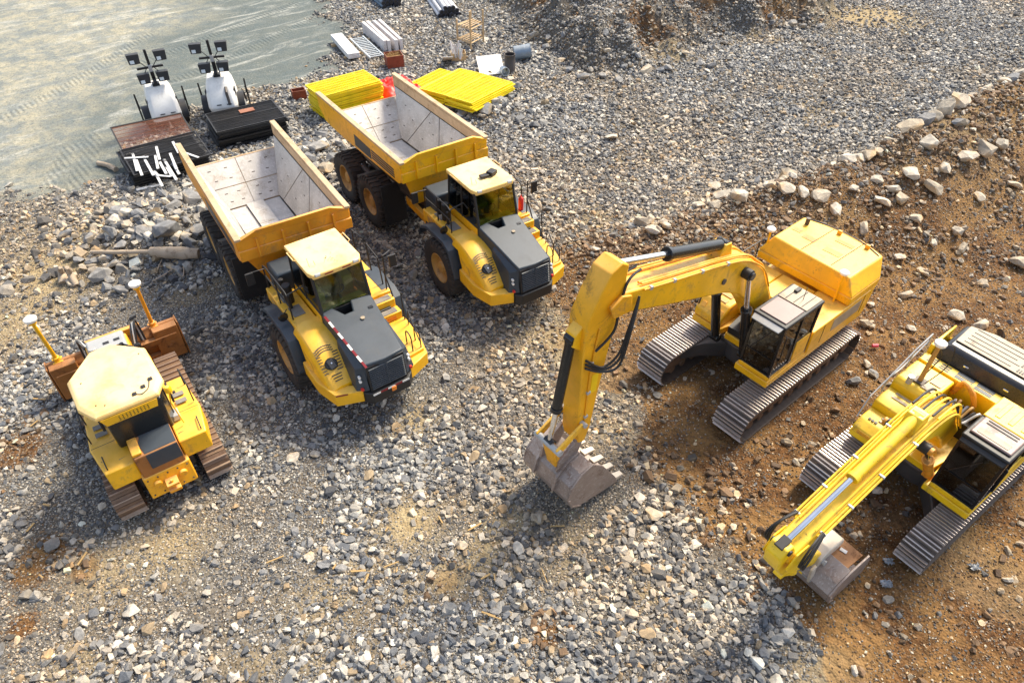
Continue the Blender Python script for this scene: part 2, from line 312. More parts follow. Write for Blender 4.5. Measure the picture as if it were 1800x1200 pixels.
def prints(x, y):   # crawler and tyre prints pressed into the ground
    m = np.zeros(np.shape(x))
    for w_, pts in ((.34, ((128, 332), (150, 290), (165, 240))), (.3, ((85, 322), (108, 290), (128, 255))), (.3, ((250, 110), (380, 60), (520, 5))), (.3, ((310, 140), (430, 90), (570, 20))), (.3, ((0, 210), (120, 150), (260, 60))), (.4, ((1140, 640), (1060, 700), (980, 780))), (.4, ((1270, 760), (1180, 850), (1100, 930))), (.35, ((330, 1010), (400, 1100), (430, 1190))), (.4, ((1430, 850), (1330, 930), (1260, 1010))), (.4, ((1590, 980), (1520, 1080), (1470, 1190)))):
        d, _ = segdist(x, y, [tuple(ground_at(*p).xy) for p in pts]); m = np.maximum(m, 1 - sstep(w_ - .06, w_ + .10, np.abs(d)))
    return m
gx, gy = graded(-34, 34, .14, 900), graded(2.5, 52, .14, 900)
X, Y = np.meshgrid(gx, gy); Z = hgt(X, Y); zs_, zc_, zd_ = zones(X, Y)
fade = 1 - sstep(70, 140, np.hypot(X, Y)); Z = Z * fade
me = bpy.data.meshes.new('ground'); ny, nx = X.shape
me.vertices.add(nx * ny); me.vertices.foreach_set('co', np.stack([X, Y, Z], -1).ravel().astype(np.float32))
I = np.arange(nx * ny).reshape(ny, nx); q = np.stack([I[:-1, :-1], I[:-1, 1:], I[1:, 1:], I[1:, :-1]], -1).reshape(-1, 4)
me.loops.add(q.size); me.loops.foreach_set('vertex_index', q.ravel().astype(np.int32))
me.polygons.add(len(q)); me.polygons.foreach_set('loop_start', np.arange(0, q.size, 4, dtype=np.int32)); me.polygons.foreach_set('use_smooth', np.ones(len(q), bool))
ca = me.attributes.new('zone', 'FLOAT_COLOR', 'POINT'); ca.data.foreach_set('color', np.stack([zs_, zc_, zd_, prints(X, Y)], -1).ravel().astype(np.float32))
me.update(); me.validate()
ground = bpy.data.objects.new('ground', me); C.objects.link(ground); ground['kind'] = 'structure'
t = NT('ground_surface'); co = t.coord(); za = t.n('ShaderNodeAttribute', attribute_name='zone'); zz = t.n('ShaderNodeSeparateColor'); t.l(za.outputs[0], zz.inputs[0])
vo = t.n('ShaderNodeTexVoronoi', feature='F1'); vo.inputs['Scale'].default_value = 17; t.l(co, vo.inputs['Vector'])
vo2 = t.n('ShaderNodeTexVoronoi', feature='F1'); vo2.inputs['Scale'].default_value = 38; t.l(co, vo2.inputs['Vector'])
hs = t.n('ShaderNodeSeparateColor'); t.l(vo.outputs['Color'], hs.inputs[0]); hs2 = t.n('ShaderNodeSeparateColor'); t.l(vo2.outputs['Color'], hs2.inputs[0])
nb = t.noise(.55, 5, .6, co); nf = t.noise(30, 4, .65, co); nm = t.noise(5, 6, .65, co)
grav = t.mix(hs.outputs[0], (.045, .042, .040), (.23, .215, .19)); grav = t.mix(t.math('MULTIPLY', hs2.outputs[1], .6), grav, (.16, .135, .10)); grav = t.mix(t.ramp(nb, .35, .65), grav, t.mix(.5, grav, (.12, .085, .05)))
soilc = t.mix(t.ramp(nm, .35, .68), (.050, .023, .010), (.175, .083, .030)); soilc = t.mix(t.math('MULTIPLY', t.ramp(nf, .52, .68), .55), soilc, (.34, .22, .11)); soilc = t.mix(t.math('MULTIPLY', t.ramp(nb, .42, .60), .75), soilc, t.mix(.6, soilc, (.34, .20, .075)))
mr = t.n('ShaderNodeMapping'); mr.inputs['Rotation'].default_value = (0, 0, R(-42)); t.l(co, mr.inputs[0]); mp = t.n('ShaderNodeMapping'); mp.inputs['Scale'].default_value = (.16, .62, 1); t.l(mr.outputs[0], mp.inputs[0])
ns = t.noise(1.6, 8, .7, mp.outputs[0], .8); nd = t.noise(.16, 5, .6, co, .6)
gs = t.n('ShaderNodeSeparateXYZ'); t.l(co, gs.inputs[0]); damp = t.ramp(t.math('ADD', t.math('ADD', gs.outputs[0], t.math('MULTIPLY', gs.outputs[1], .12)), t.math('MULTIPLY', nd, 14.)), -11.5, -4.5)
nq = t.noise(.8, 12, .80, co, .2)
clay = t.mix(t.math('MULTIPLY', damp, .85), t.mix(t.ramp(nq, .40, .62), (.185, .205, .20), (.39, .355, .255)), (.095, .118, .118)); clay = t.mix(t.math('MULTIPLY', t.ramp(ns, .50, .70), .60), clay, (.54, .53, .47)); clay = t.mix(t.math('MULTIPLY', t.ramp(t.noise(2.2, 9, .75, mp.outputs[0], 1.2), .52, .66), .40), clay, (.13, .150, .150)); clay = t.mix(t.math('MULTIPLY', t.ramp(t.noise(11, 7, .8, co), .50, .60), .60), clay, (.075, .085, .08)); clay = t.mix(t.math('MULTIPLY', t.ramp(t.noise(15, 6, .8, co), .56, .66), .5), clay, (.50, .45, .33))
sand = t.mix(t.ramp(nm, .3, .7), (.30, .215, .105), (.46, .36, .20)); sand = t.mix(t.math('MULTIPLY', hs2.outputs[0], .35), sand, (.14, .12, .10))
c = t.mix(t.ramp(t.math('ADD', zz.outputs[0], t.math('MULTIPLY', t.math('SUBTRACT', nm, .5), .5)), .35, .65), grav, soilc); c = t.mix(t.math('MULTIPLY', zz.outputs[2], t.math('SUBTRACT', 1., t.math('MULTIPLY', zz.outputs[0], .45))), c, sand); c = t.mix(zz.outputs[1], c, clay)
t.l(c, t.p.inputs['Base Color']); t.p.inputs['Roughness'].default_value = .95; t.p.inputs['Specular IOR Level'].default_value = .15
gb = t.math('ADD', t.math('MULTIPLY', t.math('SUBTRACT', 1., vo.outputs['Distance']), t.math('SUBTRACT', 1., zz.outputs[1])), t.math('ADD', t.math('MULTIPLY', nm, .7), t.math('MULTIPLY', nf, .35))); gb = t.math('ADD', gb, t.math('MULTIPLY', t.math('ADD', ns, t.math('MULTIPLY', t.noise(9, 8, .8, co), 1.6)), t.math('MULTIPLY', zz.outputs[1], .9)))
wv = t.n('ShaderNodeTexWave', wave_type='BANDS', bands_direction='X'); wv.inputs['Scale'].default_value = 1.35; wv.inputs['Distortion'].default_value = 1.2; wv.inputs['Detail'].default_value = 2; t.l(mr.outputs[0], wv.inputs['Vector'])
gb = t.math('ADD', gb, t.math('MULTIPLY', t.math('MULTIPLY', wv.outputs['Fac'], za.outputs['Alpha']), .8))
t.bump(gb, .7, .05); me.materials.append(t.m)

# ------------------------------------------------------------------ stones
def hull_mesh(name, n, dims, seed, sub=0, mat='gravel_stone'):
    r = random.Random(seed); bm = bmesh.new()
    for k in range(n):
        v = Vector((r.gauss(0, 1), r.gauss(0, 1), r.gauss(0, 1))).normalized(); m = max(abs(v.x), abs(v.y), abs(v.z)); v = v * (.62 + .38 / m * .62) * r.uniform(.86, 1.06)
        bm.verts.new((v.x * dims[0] / 2, v.y * dims[1] / 2, v.z * dims[2] / 2))
    res = bmesh.ops.convex_hull(bm, input=bm.verts); bmesh.ops.delete(bm, geom=[v for v in bm.verts if not v.link_faces], context='VERTS')
    bmesh.ops.dissolve_limit(bm, angle_limit=R(13), verts=bm.verts, edges=bm.edges)
    if sub:
        bmesh.ops.bevel(bm, geom=list(bm.edges), offset=.014 * min(dims), segments=1, affect='EDGES')
    me = bpy.data.meshes.new(name); bm.to_mesh(me); bm.free(); me.materials.append(MATS[mat]); return me
protos = bpy.data.collections.new('stone_shapes')
for k in range(10):
    r = random.Random(k); o = bpy.data.objects.new('stone_shape_%02d' % k, hull_mesh('stone', 13 + k % 4, (1, r.uniform(.6, .95), r.uniform(.38, .75)), 100 + k)); protos.objects.link(o)
FOOT = []   # (x, y, heading, x0, x1, y0, y1) footprints kept free of large stones
def footmask(x, y, pad=0.):
    m = np.zeros(np.shape(x), bool)
    for fx, fy, h, x0, x1, y0, y1 in FOOT:
        c, s = math.cos(h), math.sin(h); lx = c * (x - fx) + s * (y - fy); ly = -s * (x - fx) + c * (y - fy)
        m |= (lx > x0 - pad) & (lx < x1 + pad) & (ly > y0 - pad) & (ly < y1 + pad)
    return m
DZ_P = (-8.67, 10.84, R(125.4)); E1_P = (6.54, 13.87, R(-140.44)); E2_P = (9.59, 10.03, R(-144))
TA_R, TA_F = (-8.24, 19.45, R(-57.2)), (-4.64, 14.12, R(-53.9)); TB_R, TB_F = (-4.68, 23.43, R(-55.1)), (-.86, 17.97, R(-56.4))
for p in (E1_P, E2_P):
    for s in (-1, 1): FOOT.append((*p, -2.7, 2.7, s * 1.27 - .45, s * 1.27 + .45))
for s in (-1, 1): FOOT.append((*DZ_P, -1.8, 2.5, s * .97 - .3, s * .97 + .3))
FOOT.append((*DZ_P, 3.1, 3.9, -1.75, 1.75)); FOOT.append((*E1_P, 5.3, 7.6, -.95, .95)); FOOT.append((*E2_P, 3.0, 4.7, -.3, .9))
for p in (TA_R, TB_R):
    for x in (0, 1.96):
        for s in (-1, 1): FOOT.append((*p, x - .5, x + .5, s * 1.3 - .4, s * 1.3 + .4))
for p in (TA_F, TB_F):
    for s in (-1, 1): FOOT.append((*p, -.5, .5, s * 1.3 - .4, s * 1.3 + .4))
PAL = .88 * np.array([(.13, .14, .155), (.21, .215, .22), (.34, .33, .305), (.47, .435, .375), (.62, .57, .48), (.075, .08, .09), (.40, .30, .18), (.78, .73, .64)])
PW = np.array([.19, .18, .17, .16, .11, .09, .06, .04])
def patchmap(x, y):   # where the stone is coarse (1) and where only fines show (0)
    f = fbm(x, y, 2.6, 71) + .35 * (fbm(x, y, .8, 73) - .5)
    for px, py, r, a in ((620, 970, 1.1, .25), (1200, 950, 1.8, .22), (1150, 1100, 1.6, .2), (1150, 300, 9., .12), (900, 500, 3., .15), (250, 1050, 2.2, -.16), (720, 915, .8, -.3), (480, 900, 1.0, -.12), (560, 1130, 1.4, -.12), (60, 420, 3., -.15)):
        p = ground_at(px, py); f = f + a * np.exp(-((x - p.x) ** 2 + (y - p.y) ** 2) / r ** 2)
    return sstep(.42, .60, f)
def scatter(name, label, dens, smin, smax, power, y0, y1, soilk, seed, clayk=0., heaps=False, pmin=.12):
    rng = np.random.default_rng(seed); A = 2 * 36 * (y1 - y0); n = int(A * dens); x = rng.uniform(-36, 36, n); y = rng.uniform(y0, y1, n)
    k = np.abs(x) < .72 * y + 7.5; x, y = x[k], y[k]
    s, c, d = zones(x, y); big = patchmap(x, y)
    bd, _ = segdist(x, y, BERM); bermy = np.exp(-(bd / 1.7) ** 2)
    keep = (1 - s * (1 - soilk) * (1 - .8 * bermy)) * (1 - c * (1 - clayk)) * (1 - .85 * d) * ((pmin + .4 * sstep(17, 26, y)) + (1 - pmin - .4 * sstep(17, 26, y)) * big if pmin < 1 else 1)
    if smin > .15: keep = np.clip(keep + .9 * bermy * s, 0, 1)
    if smin < .15: keep = keep * (1 - .55 * prints(x, y))
    if heaps: keep = np.clip(sum(np.exp(-(((x - cx) / rx) ** 2 + ((y - cy) / ry) ** 2) * 1.1) for cx, cy, rx, ry, a in PILES[:3]) * 1.2, 0, 1)
    k = (rng.uniform(0, 1, len(x)) < keep); x, y, s, d, big = x[k], y[k], s[k], d[k], big[k]
    u = rng.uniform(0, 1, len(x)); size = smin + (smax - smin) * u ** power
    if smax > .11:
        k = ~(footmask(x, y, .05) & (size > .09)); x, y, s, d, size = x[k], y[k], s[k], d[k], size[k]
    n = len(x); z = hgt(x, y) + size * rng.uniform(.02, .2, n)
    col = PAL[rng.choice(len(PAL), n, p=PW)] * rng.uniform(.8, 1.25, (n, 1)); warm = np.clip(s + d * .6 + .5 * sstep(.5, .7, fbm(x, y, 3., 91)) + sum(a * np.exp(-((x - ground_at(px, py).x) ** 2 + (y - ground_at(px, py).y) ** 2) / r ** 2) for px, py, r, a in ((1020, 450, 3.4, .8), (980, 610, 2.0, .9), (1070, 760, 1.2, .8), (1300, 330, 5., .5), (60, 430, 3.5, .7), (1000, 930, 1.2, .4))), 0, 1)[:, None] * rng.uniform(.2, 1, (n, 1))  # warm: soil tint, plus a golden cast of light painted in round patches
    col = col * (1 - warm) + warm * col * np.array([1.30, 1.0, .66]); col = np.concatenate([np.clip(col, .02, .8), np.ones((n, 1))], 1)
    clod = (rng.uniform(0, 1, n) < s * .55)[:, None]; col[:, :3] = np.where(clod, np.array([.17, .095, .042]) * rng.uniform(.5, 1.7, (n, 1)), col[:, :3])
    me = bpy.data.meshes.new(name); me.vertices.add(n); me.vertices.foreach_set('co', np.stack([x, y, z], -1).ravel().astype(np.float32))
    rot = np.stack([rng.normal(0, .32, n), rng.normal(0, .32, n), rng.uniform(0, 6.28, n)], -1); scl = size[:, None] * rng.uniform(.8, 1.2, (n, 3))
    for an, ty, key, val in (('rot', 'FLOAT_VECTOR', 'vector', rot), ('scl', 'FLOAT_VECTOR', 'vector', scl), ('col', 'FLOAT_COLOR', 'color', col), ('pi', 'INT', 'value', rng.integers(0, 10, n))):
        at = me.attributes.new(an, ty, 'POINT'); at.data.foreach_set(key, np.asarray(val).ravel().astype(np.int32 if ty == 'INT' else np.float32))
    o = bpy.data.objects.new(name, me); C.objects.link(o); tag(o, label, 'gravel', kind='stuff')
    g = bpy.data.node_groups.new(name + '_nodes', 'GeometryNodeTree'); g.interface.new_socket('Geometry', in_out='INPUT', socket_type='NodeSocketGeometry'); g.interface.new_socket('Geometry', in_out='OUTPUT', socket_type='NodeSocketGeometry')
    gi, go = g.nodes.new('NodeGroupInput'), g.nodes.new('NodeGroupOutput'); ip = g.nodes.new('GeometryNodeInstanceOnPoints'); ci = g.nodes.new('GeometryNodeCollectionInfo')
    ci.inputs[0].default_value = protos; ci.inputs[1].default_value = True; ci.inputs[2].default_value = True; ip.inputs['Pick Instance'].default_value = True
    def na(nm, ty):
        q = g.nodes.new('GeometryNodeInputNamedAttribute'); q.data_type = ty; q.inputs[0].default_value = nm; return q.outputs[0]
    L = g.links.new; L(gi.outputs[0], ip.inputs['Points']); L(ci.outputs[0], ip.inputs['Instance']); L(na('pi', 'INT'), ip.inputs['Instance Index']); L(na('rot', 'FLOAT_VECTOR'), ip.inputs['Rotation']); L(na('scl', 'FLOAT_VECTOR'), ip.inputs['Scale']); L(ip.outputs[0], go.inputs[0])
    md = o.modifiers.new('scatter', 'NODES'); md.node_group = g; return n
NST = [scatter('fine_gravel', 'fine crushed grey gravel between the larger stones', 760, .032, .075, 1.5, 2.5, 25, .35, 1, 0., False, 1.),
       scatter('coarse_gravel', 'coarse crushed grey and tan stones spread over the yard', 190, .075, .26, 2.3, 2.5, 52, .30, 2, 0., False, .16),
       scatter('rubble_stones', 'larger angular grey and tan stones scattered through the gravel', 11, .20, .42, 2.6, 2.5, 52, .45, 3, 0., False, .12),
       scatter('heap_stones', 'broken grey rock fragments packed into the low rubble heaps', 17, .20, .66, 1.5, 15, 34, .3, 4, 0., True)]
print('stones', NST)

# ------------------------------------------------------------------ articulated dump trucks
def Mloc(x, y, h, z=0.): return Matrix.Translation((x, y, z)) @ Matrix.Rotation(h, 4, 'Z')
def rel(base, p):   # pose p relative to pose base
    c, s = math.cos(base[2]), math.sin(base[2]); dx, dy = p[0] - base[0], p[1] - base[1]
    return Mloc(c * dx + s * dy, -s * dx + c * dy, p[2] - base[2])
_tyre = {}
def truck_wheel(parent, M, side):
    "hub disc with tyre and rim as its pieces; side -1 is the right-hand side"
    if not _tyre:
        g = G(); ro, wd = .93, .36
        g.lathe([(.47, -wd + .05), (.56, -wd), (.74, -wd - .02), (.84, -wd + .01), (.885, -wd + .07), (.885, wd - .07), (.84, wd - .01), (.74, wd + .02), (.56, wd), (.47, wd - .05)], n=40)
        for k in range(30):   # staggered tread lugs
            for s in (-1, 1):
                a = 2 * PI * (k + (.5 if s > 0 else 0)) / 30; ca, sa = math.cos(a), math.sin(a)
                def P(r, y, da): return (r * math.cos(a + da), y, r * math.sin(a + da))
                b = [P(.87, s * .02, -.035), P(.87, s * .02, .035), P(.84, s * .365, .10), P(.84, s * .365, .02)]; tp = [P(.935, s * .02, -.028), P(.935, s * .02, .028), P(.915, s * .355, .092), P(.915, s * .355, .028)]
                g.hexa(b, tp); b2 = [P(.78, s * .385, .03), P(.78, s * .385, .085), P(.91, s * .355, .09), P(.91, s * .355, .03)]; g.hexa([(x, y - s * .03, z) for x, y, z in b2], b2)
        _tyre['tyre'] = g.mesh('tyre', 30); _tyre['tyre'].materials.append(MATS['rubber'])
        g = G(); g.lathe([(.50, -.31), (.47, -.33), (.44, -.31), (.41, -.20), (.36, -.15), (.30, -.14), (.30, .2), (.47, .3)], n=32); _tyre['rim'] = g.mesh('rim', 30); _tyre['rim'].materials.append(MATS['rim'])
        g = G(); g.lathe([(.31, -.15), (.27, -.20), (.20, -.22), (.17, -.27), (.0, -.28)], n=24)
        for k in range(12): a = 2 * PI * k / 12; g.cyl((.245 * math.cos(a), -.20, .245 * math.sin(a)), (.245 * math.cos(a), -.24, .245 * math.sin(a)), .017, n=6)
        _tyre['hub'] = g.mesh('wheel', 30); _tyre['hub'].materials.append(MATS['rim'])
    w = bpy.data.objects.new('wheel', _tyre['hub']); C.objects.link(w); w.parent = parent
    w.matrix_local = M @ (Matrix.Identity(4) if side < 0 else Matrix.Rotation(PI, 4, 'Z')) @ Matrix.Rotation(random.uniform(0, 6), 4, 'Y')
    for n in ('tyre', 'rim'):
        o = bpy.data.objects.new(n, _tyre[n]); C.objects.link(o); o.parent = w
    return w
def dump_truck(pr, pf, label, body_mat, tape, roofbox, exting):
    T = thing('dump_truck', label, 'dump truck', (pr[0], pr[1], 0), pr[2], 'articulated dump trucks parked in the yard'); F = rel(pr, pf); I4 = Matrix.Identity(4)
    def ob(g, name, mat, M=F, bev=0, sm=35, par=T): return g.ob(name, mat, par, bev, sm, M if par is T else None)
    for x in (0, 1.96):
        for s in (-1, 1): truck_wheel(T, Matrix.Translation((x, s * 1.31, .93)), s)
    for s in (-1, 1): truck_wheel(T, F @ Matrix.Translation((0, s * 1.31, .93)), s)
    # rear frame
    g = G()
    for s in (-1, 1): g.rng(-.8, 4.0, s * .42 - .1, s * .42 + .1, 1.0, 1.35); g.prism([(-.5, .75), (2.4, .75), (2.2, 1.05), (-.3, 1.05)], s * .62 - .08, s * .62 + .08)
    g.rng(3.5, 4.7, -.45, .45, .85, 1.35); g.cyl((0, -1.0, .93), (0, 1.0, .93), .2); g.cyl((1.96, -1.0, .93), (1.96, 1.0, .93), .2); ob(g, 'rear_frame', 'dark_steel', I4, .02)
    g = G(); g.prism([(3.2, 1.5), (4.9, 1.25), (4.9, 1.05), (3.2, 1.2)], -.85, -.70); g.prism([(3.2, 1.5), (4.9, 1.25), (4.9, 1.05), (3.2, 1.2)], .70, .85); ob(g, 'frame_rail', 'yellow_worn', I4, .015)
    for s in (-1, 1):
        g = G(); g.cyl((2.2, s * 1.0, 1.05), (.6, s * 1.14, 1.55), .11, n=14); h = ob(g, 'tipping_cylinder', 'dark_steel', I4); g = G(); g.cyl((.6, s * 1.14, 1.55), (0.2, s * 1.17, 1.69), .065, n=12); ob(g, 'piston_rod', 'chrome', par=h)
        g = G(); g.hexa([(3.05, s * .80, .55), (3.05, s * 1.62, .55), (3.11, s * 1.62, .55), (3.11, s * .80, .55)], [(2.90, s * .80, 1.95), (2.90, s * 1.60, 1.95), (2.96, s * 1.60, 1.95), (2.96, s * .80, 1.95)]); ob(g, 'mudguard', 'black', I4, .01)
        g = G(); g.prism([(1.0, 1.5), (1.9, 1.95), (1.95, 1.85), (1.05, 1.38)], s * 1.0, s * 1.58); ob(g, 'wheel_guard', 'dark_steel', I4, .01)
    # dump body: outer shell plates, liner plates, front wall, top rails
    bw = 1.56
    for s in (-1, 1):
        g = G(); yo = s * bw; yi = s * (bw - .13)
        side = [(-1.62, 3.46), (-1.60, 3.05), (-1.15, 2.66), (-.75, 2.62), (.35, 2.60), (4.35, 2.72), (4.50, 2.86), (4.56, 3.44)]
        g.hexa([(x, yi, z) for x, z in side], [(x, yo, z) for x, z in side]); w_ = ob(g, 'body_side_wall', body_mat, I4, .015)
        g = G(); g.prism([(-1.66, 3.455), (4.60, 3.435), (4.60, 3.51), (-1.66, 3.53)], s * (bw - .15), s * (bw + .02)); ob(g, 'top_rail', 'liner_edge', par=w_, bev=.015)
        g = G(); g.hexa([(-1.55, yi - s * .004, 3.44), (-1.55, yi - s * .004, 3.14), (4.42, yi - s * .004, 3.12), (4.42, yi - s * .004, 3.43)], [(-1.55, yi - s * .02, 3.44), (-1.55, yi - s * .02, 3.14), (4.42, yi - s * .02, 3.12), (4.42, yi - s * .02, 3.43)]); ob(g, 'inner_band', 'liner_edge', par=w_)
        if s < 0 or True:   # dark louvred decal band along the outside
            g = G(); yy = s * (bw + .004)
            g.hexa([(1.3, yy, 2.74), (2.5, yy, 2.74), (2.5, yy, 3.10), (1.3, yy, 3.14)], [(1.3, yy + s * .004, 2.74), (2.5, yy + s * .004, 2.74), (2.5, yy + s * .004, 3.10), (1.3, yy + s * .004, 3.14)])
            for k in range(4): z = 2.80 + k * .085; g.hexa([(2.55, yy, z), (4.1, yy, z), (4.1, yy, z + .055), (2.55, yy, z + .055)], [(2.55, yy + s * .004, z), (4.1, yy + s * .004, z), (4.1, yy + s * .004, z + .055), (2.55, yy + s * .004, z + .055)])
            ob(g, 'side_stripe', 'slate', par=w_)
        # sloping inner side: wear plates with joints between them
        A0, A1, B0, B1 = Vector((-.15, s * .82, 1.72)), Vector((4.1, s * .90, 1.80)), Vector((-1.50, s * 1.41, 3.13)), Vector((4.41, s * 1.41, 3.11))
        g = G(); off = Vector((0, s * .05, -.05)); g.hexa([A0 + off, A1 + off, B1 + off, B0 + off], [A0, A1, B1, B0]); sl = ob(g, 'body_slope', 'dark_steel', I4)
        q = lambda u, v: (A0.lerp(A1, u)).lerp(B0.lerp(B1, u), v); nn = (A1 - A0).cross(B0 - A0).normalized(); nn = nn if nn.z > 0 else -nn
        for u0, u1, ub0, ub1 in ((.004, .10, .004, .46), (.108, .62, .468, .56), (.628, .996, .568, .996)):
            ps = [q(u0, .012), q(u1, .012), q(ub1, .985), q(ub0, .985)]; g = G(); g.hexa([p + nn * .003 for p in ps], [p + nn * .022 for p in ps]); pl_ = ob(g, 'wear_plate', 'liner', par=sl, bev=.004)
            g = G(); ctr = sum(ps, Vector()) / 4; du = (A1 - A0).normalized()
            for a, b in ((.35, .3), (.7, .55), (.35, .75)):
                c0 = ps[0].lerp(ps[1], a).lerp(ps[3].lerp(ps[2], a), b) + nn * .0225; g.hexa([c0 - du * .05 - nn * .004, c0 + du * .05 - nn * .004, c0 + du * .05 + nn.cross(du) * .03 - nn * .004, c0 - du * .05 + nn.cross(du) * .03 - nn * .004], [c0 - du * .05 + nn * .003, c0 + du * .05 + nn * .003, c0 + du * .05 + nn.cross(du) * .03 + nn * .003, c0 - du * .05 + nn.cross(du) * .03 + nn * .003])
            ob(g, 'plug_weld', 'dark_steel', par=sl)['kind'] = 'stuff'
    g = G(); g.prism([(-.2, 1.66), (4.0, 1.74), (4.0, 1.66), (-.1, 1.58)], -.93, .93); fl = ob(g, 'body_floor', 'dark_steel', I4)
    for y0, y1 in ((-.80, -.285), (-.275, .275), (.285, .80)):
        for x0, x1 in ((-.12, 1.3), (1.31, 2.6), (2.61, 3.95)):
            zz = lambda x: 1.662 + (x + .2) * .019 + (.07 if y0 < 0 < y1 else .0); g = G(); g.prism([(x0, zz(x0)), (x1, zz(x1)), (x1, zz(x1) + .022), (x0, zz(x0) + .022)], y0, y1); ob(g, 'wear_plate', 'liner', par=fl, bev=.004)
    # rear ramp
    ramp = [(-.18, -.83, 1.67), (-.18, .83, 1.67), (-1.47, 1.41, 2.70), (-1.47, -1.41, 2.70)]; rv = [Vector(p) for p in ramp]; nn = Vector((.62, 0, .78)).normalized()
    g = G(); g.hexa([p - nn * .07 for p in rv], rv); g.rng(-1.52, -1.44, -1.42, 1.42, 2.56, 2.72); rp = ob(g, 'tail_ramp', 'liner_edge', I4)
    qq = lambda u, v: rv[0].lerp(rv[1], u).lerp(rv[3].lerp(rv[2], u), v)
    for (u0, u1) in ((.004, .496), (.504, .996)):
        for v0, v1 in ((.01, .44), (.455, .99)):
            ps = [qq(u0, v0), qq(u1, v0), qq(u1, v1), qq(u0, v1)]; g = G(); g.hexa([p + nn * .003 for p in ps], [p + nn * .024 for p in ps]); ob(g, 'wear_plate', 'liner', par=rp, bev=.004)
            g = G()
            for a, b in ((.3, .3), (.7, .3), (.3, .72), (.7, .72)):
                c0 = ps[0].lerp(ps[1], a).lerp(ps[3].lerp(ps[2], a), b) + nn * .024; e = Vector((0, 1, 0)); f2 = nn.cross(e); g.hexa([c0 + e * i * .05 + f2 * j * .016 - nn * .004 for i, j in ((-1, -1), (1, -1), (1, 1), (-1, 1))], [c0 + e * i * .05 + f2 * j * .016 + nn * .003 for i, j in ((-1, -1), (1, -1), (1, 1), (-1, 1))])
            ob(g, 'plug_weld', 'dark_steel', par=rp)['kind'] = 'stuff'
    # front wall and spill guard
    g = G(); g.hexa([(3.95, -.92, 1.70), (3.95, .92, 1.70), (4.10, .92, 1.66), (4.10, -.92, 1.66)], [(4.40, -1.42, 2.86), (4.40, 1.42, 2.86), (4.52, 1.42, 2.84), (4.52, -1.42, 2.84)]); ob(g, 'front_wall', body_mat, I4)
    g = G(); g.hexa([(3.968, -.86, 1.80), (3.968, .86, 1.80), (3.985, .86, 1.80), (3.985, -.86, 1.80)], [(4.355, -1.36, 2.84), (4.355, 1.36, 2.84), (4.372, 1.36, 2.84), (4.372, -1.36, 2.84)]); ob(g, 'front_liner', 'liner', I4)
    g = G(); g.prismz([(4.42, -1.555), (4.62, -1.555), (4.62, 1.555), (4.42, 1.555)], 2.83, 3.14); g.rng(4.425, 4.585, -1.53, 1.53, 3.14, 3.43)
    fb = ob(g, 'front_band', body_mat, I4, .012)
    for y in (-1.05, -.35, .35, 1.05): g = G(); g.prism([(4.62, 2.84), (4.70, 2.90), (4.66, 3.42), (4.585, 3.42)], y - .025, y + .025); ob(g, 'rib', body_mat, par=fb)
    g = G(); g.hexa([(4.43, -1.50, 3.43), (4.60, -1.50, 3.43), (4.60, 1.50, 3.43), (4.43, 1.50, 3.43)], [(4.60, -1.0, 3.68), (4.66, -1.0, 3.66), (4.66, 1.0, 3.66), (4.60, 1.0, 3.68)]); ob(g, 'spill_guard', body_mat, par=fb, bev=.01)
    # ---- front unit
    g = G(); g.rng(-1.5, 2.3, -.5, .5, .75, 1.45); g.cyl((0, -1, .93), (0, 1, .93), .2); g.rng(-2.3, -1.5, -.3, .3, .8, 1.3); g.rng(1.6, 2.45, -.75, .75, .8, 1.1); ob(g, 'front_chassis', 'dark_steel', bev=.02)
    g = G(); g.rng(-1.55, .8, -1.2, 1.2, 1.45, 1.80); ob(g, 'under_deck', 'black', bev=.02)
    g = G(); g.prismz([(-1.75, -1.05), (-1.02, -1.05), (-1.02, -.1), (-1.75, -.1)], 1.6, 2.72); g.prismz([(-1.75, .05), (-1.05, .05), (-1.05, .75), (-1.75, .75)], 1.6, 2.95); ob(g, 'air_intake_box', 'slate', bev=.06)
    zt = lambda x, y: 2.57 - (x - .8) * .235 - .05 * (y / .6) ** 2
    g = G(); poly = [(.80, -.68), (1.7, -.60), (2.45, -.545), (2.68, -.52), (2.74, 0), (2.68, .52), (2.45, .545), (1.7, .60), (.80, .68), (.80, .12), (1.14, .02), (1.14, -.20), (.80, -.38)]
    g.prismz(poly, 1.62, zt); bn = ob(g, 'bonnet', 'slate', bev=.035)
    g = G(); g.cyl((1.45, .12, zt(1.45, .1) - .02), (1.45, .12, zt(1.45, .1) + .012), .055, n=18); ob(g, 'filler_cap', 'hood_cream', par=bn)
    g = G(); g.box((1.22, .46, zt(1.22, .46) + .004), (.07, .12, .02), (0, .23, 0)); ob(g, 'latch', 'black_gloss', par=bn)
    g = G(); g.hexa([(2.55, -.50, 1.28), (2.80, -.50, 1.28), (2.80, .50, 1.28), (2.55, .50, 1.28)], [(2.5, -.52, 2.05), (2.715, -.50, 2.03), (2.715, .50, 2.03), (2.5, .52, 2.05)]); gr = ob(g, 'grille', 'black', bev=.015)
    g = G()
    for k in range(11): z = 1.36 + k * .058; x = 2.803 - (z - 1.28) * .113; g.box((x + .008, 0, z), (.03, .92, .02), (0, .35, 0))
    g.box((2.80 - .38 * .113 + .012, 0, 1.66), (.03, .03, .66), (0, -.11, 0)); ob(g, 'grille_bars', 'slate', par=gr)['kind'] = 'stuff'
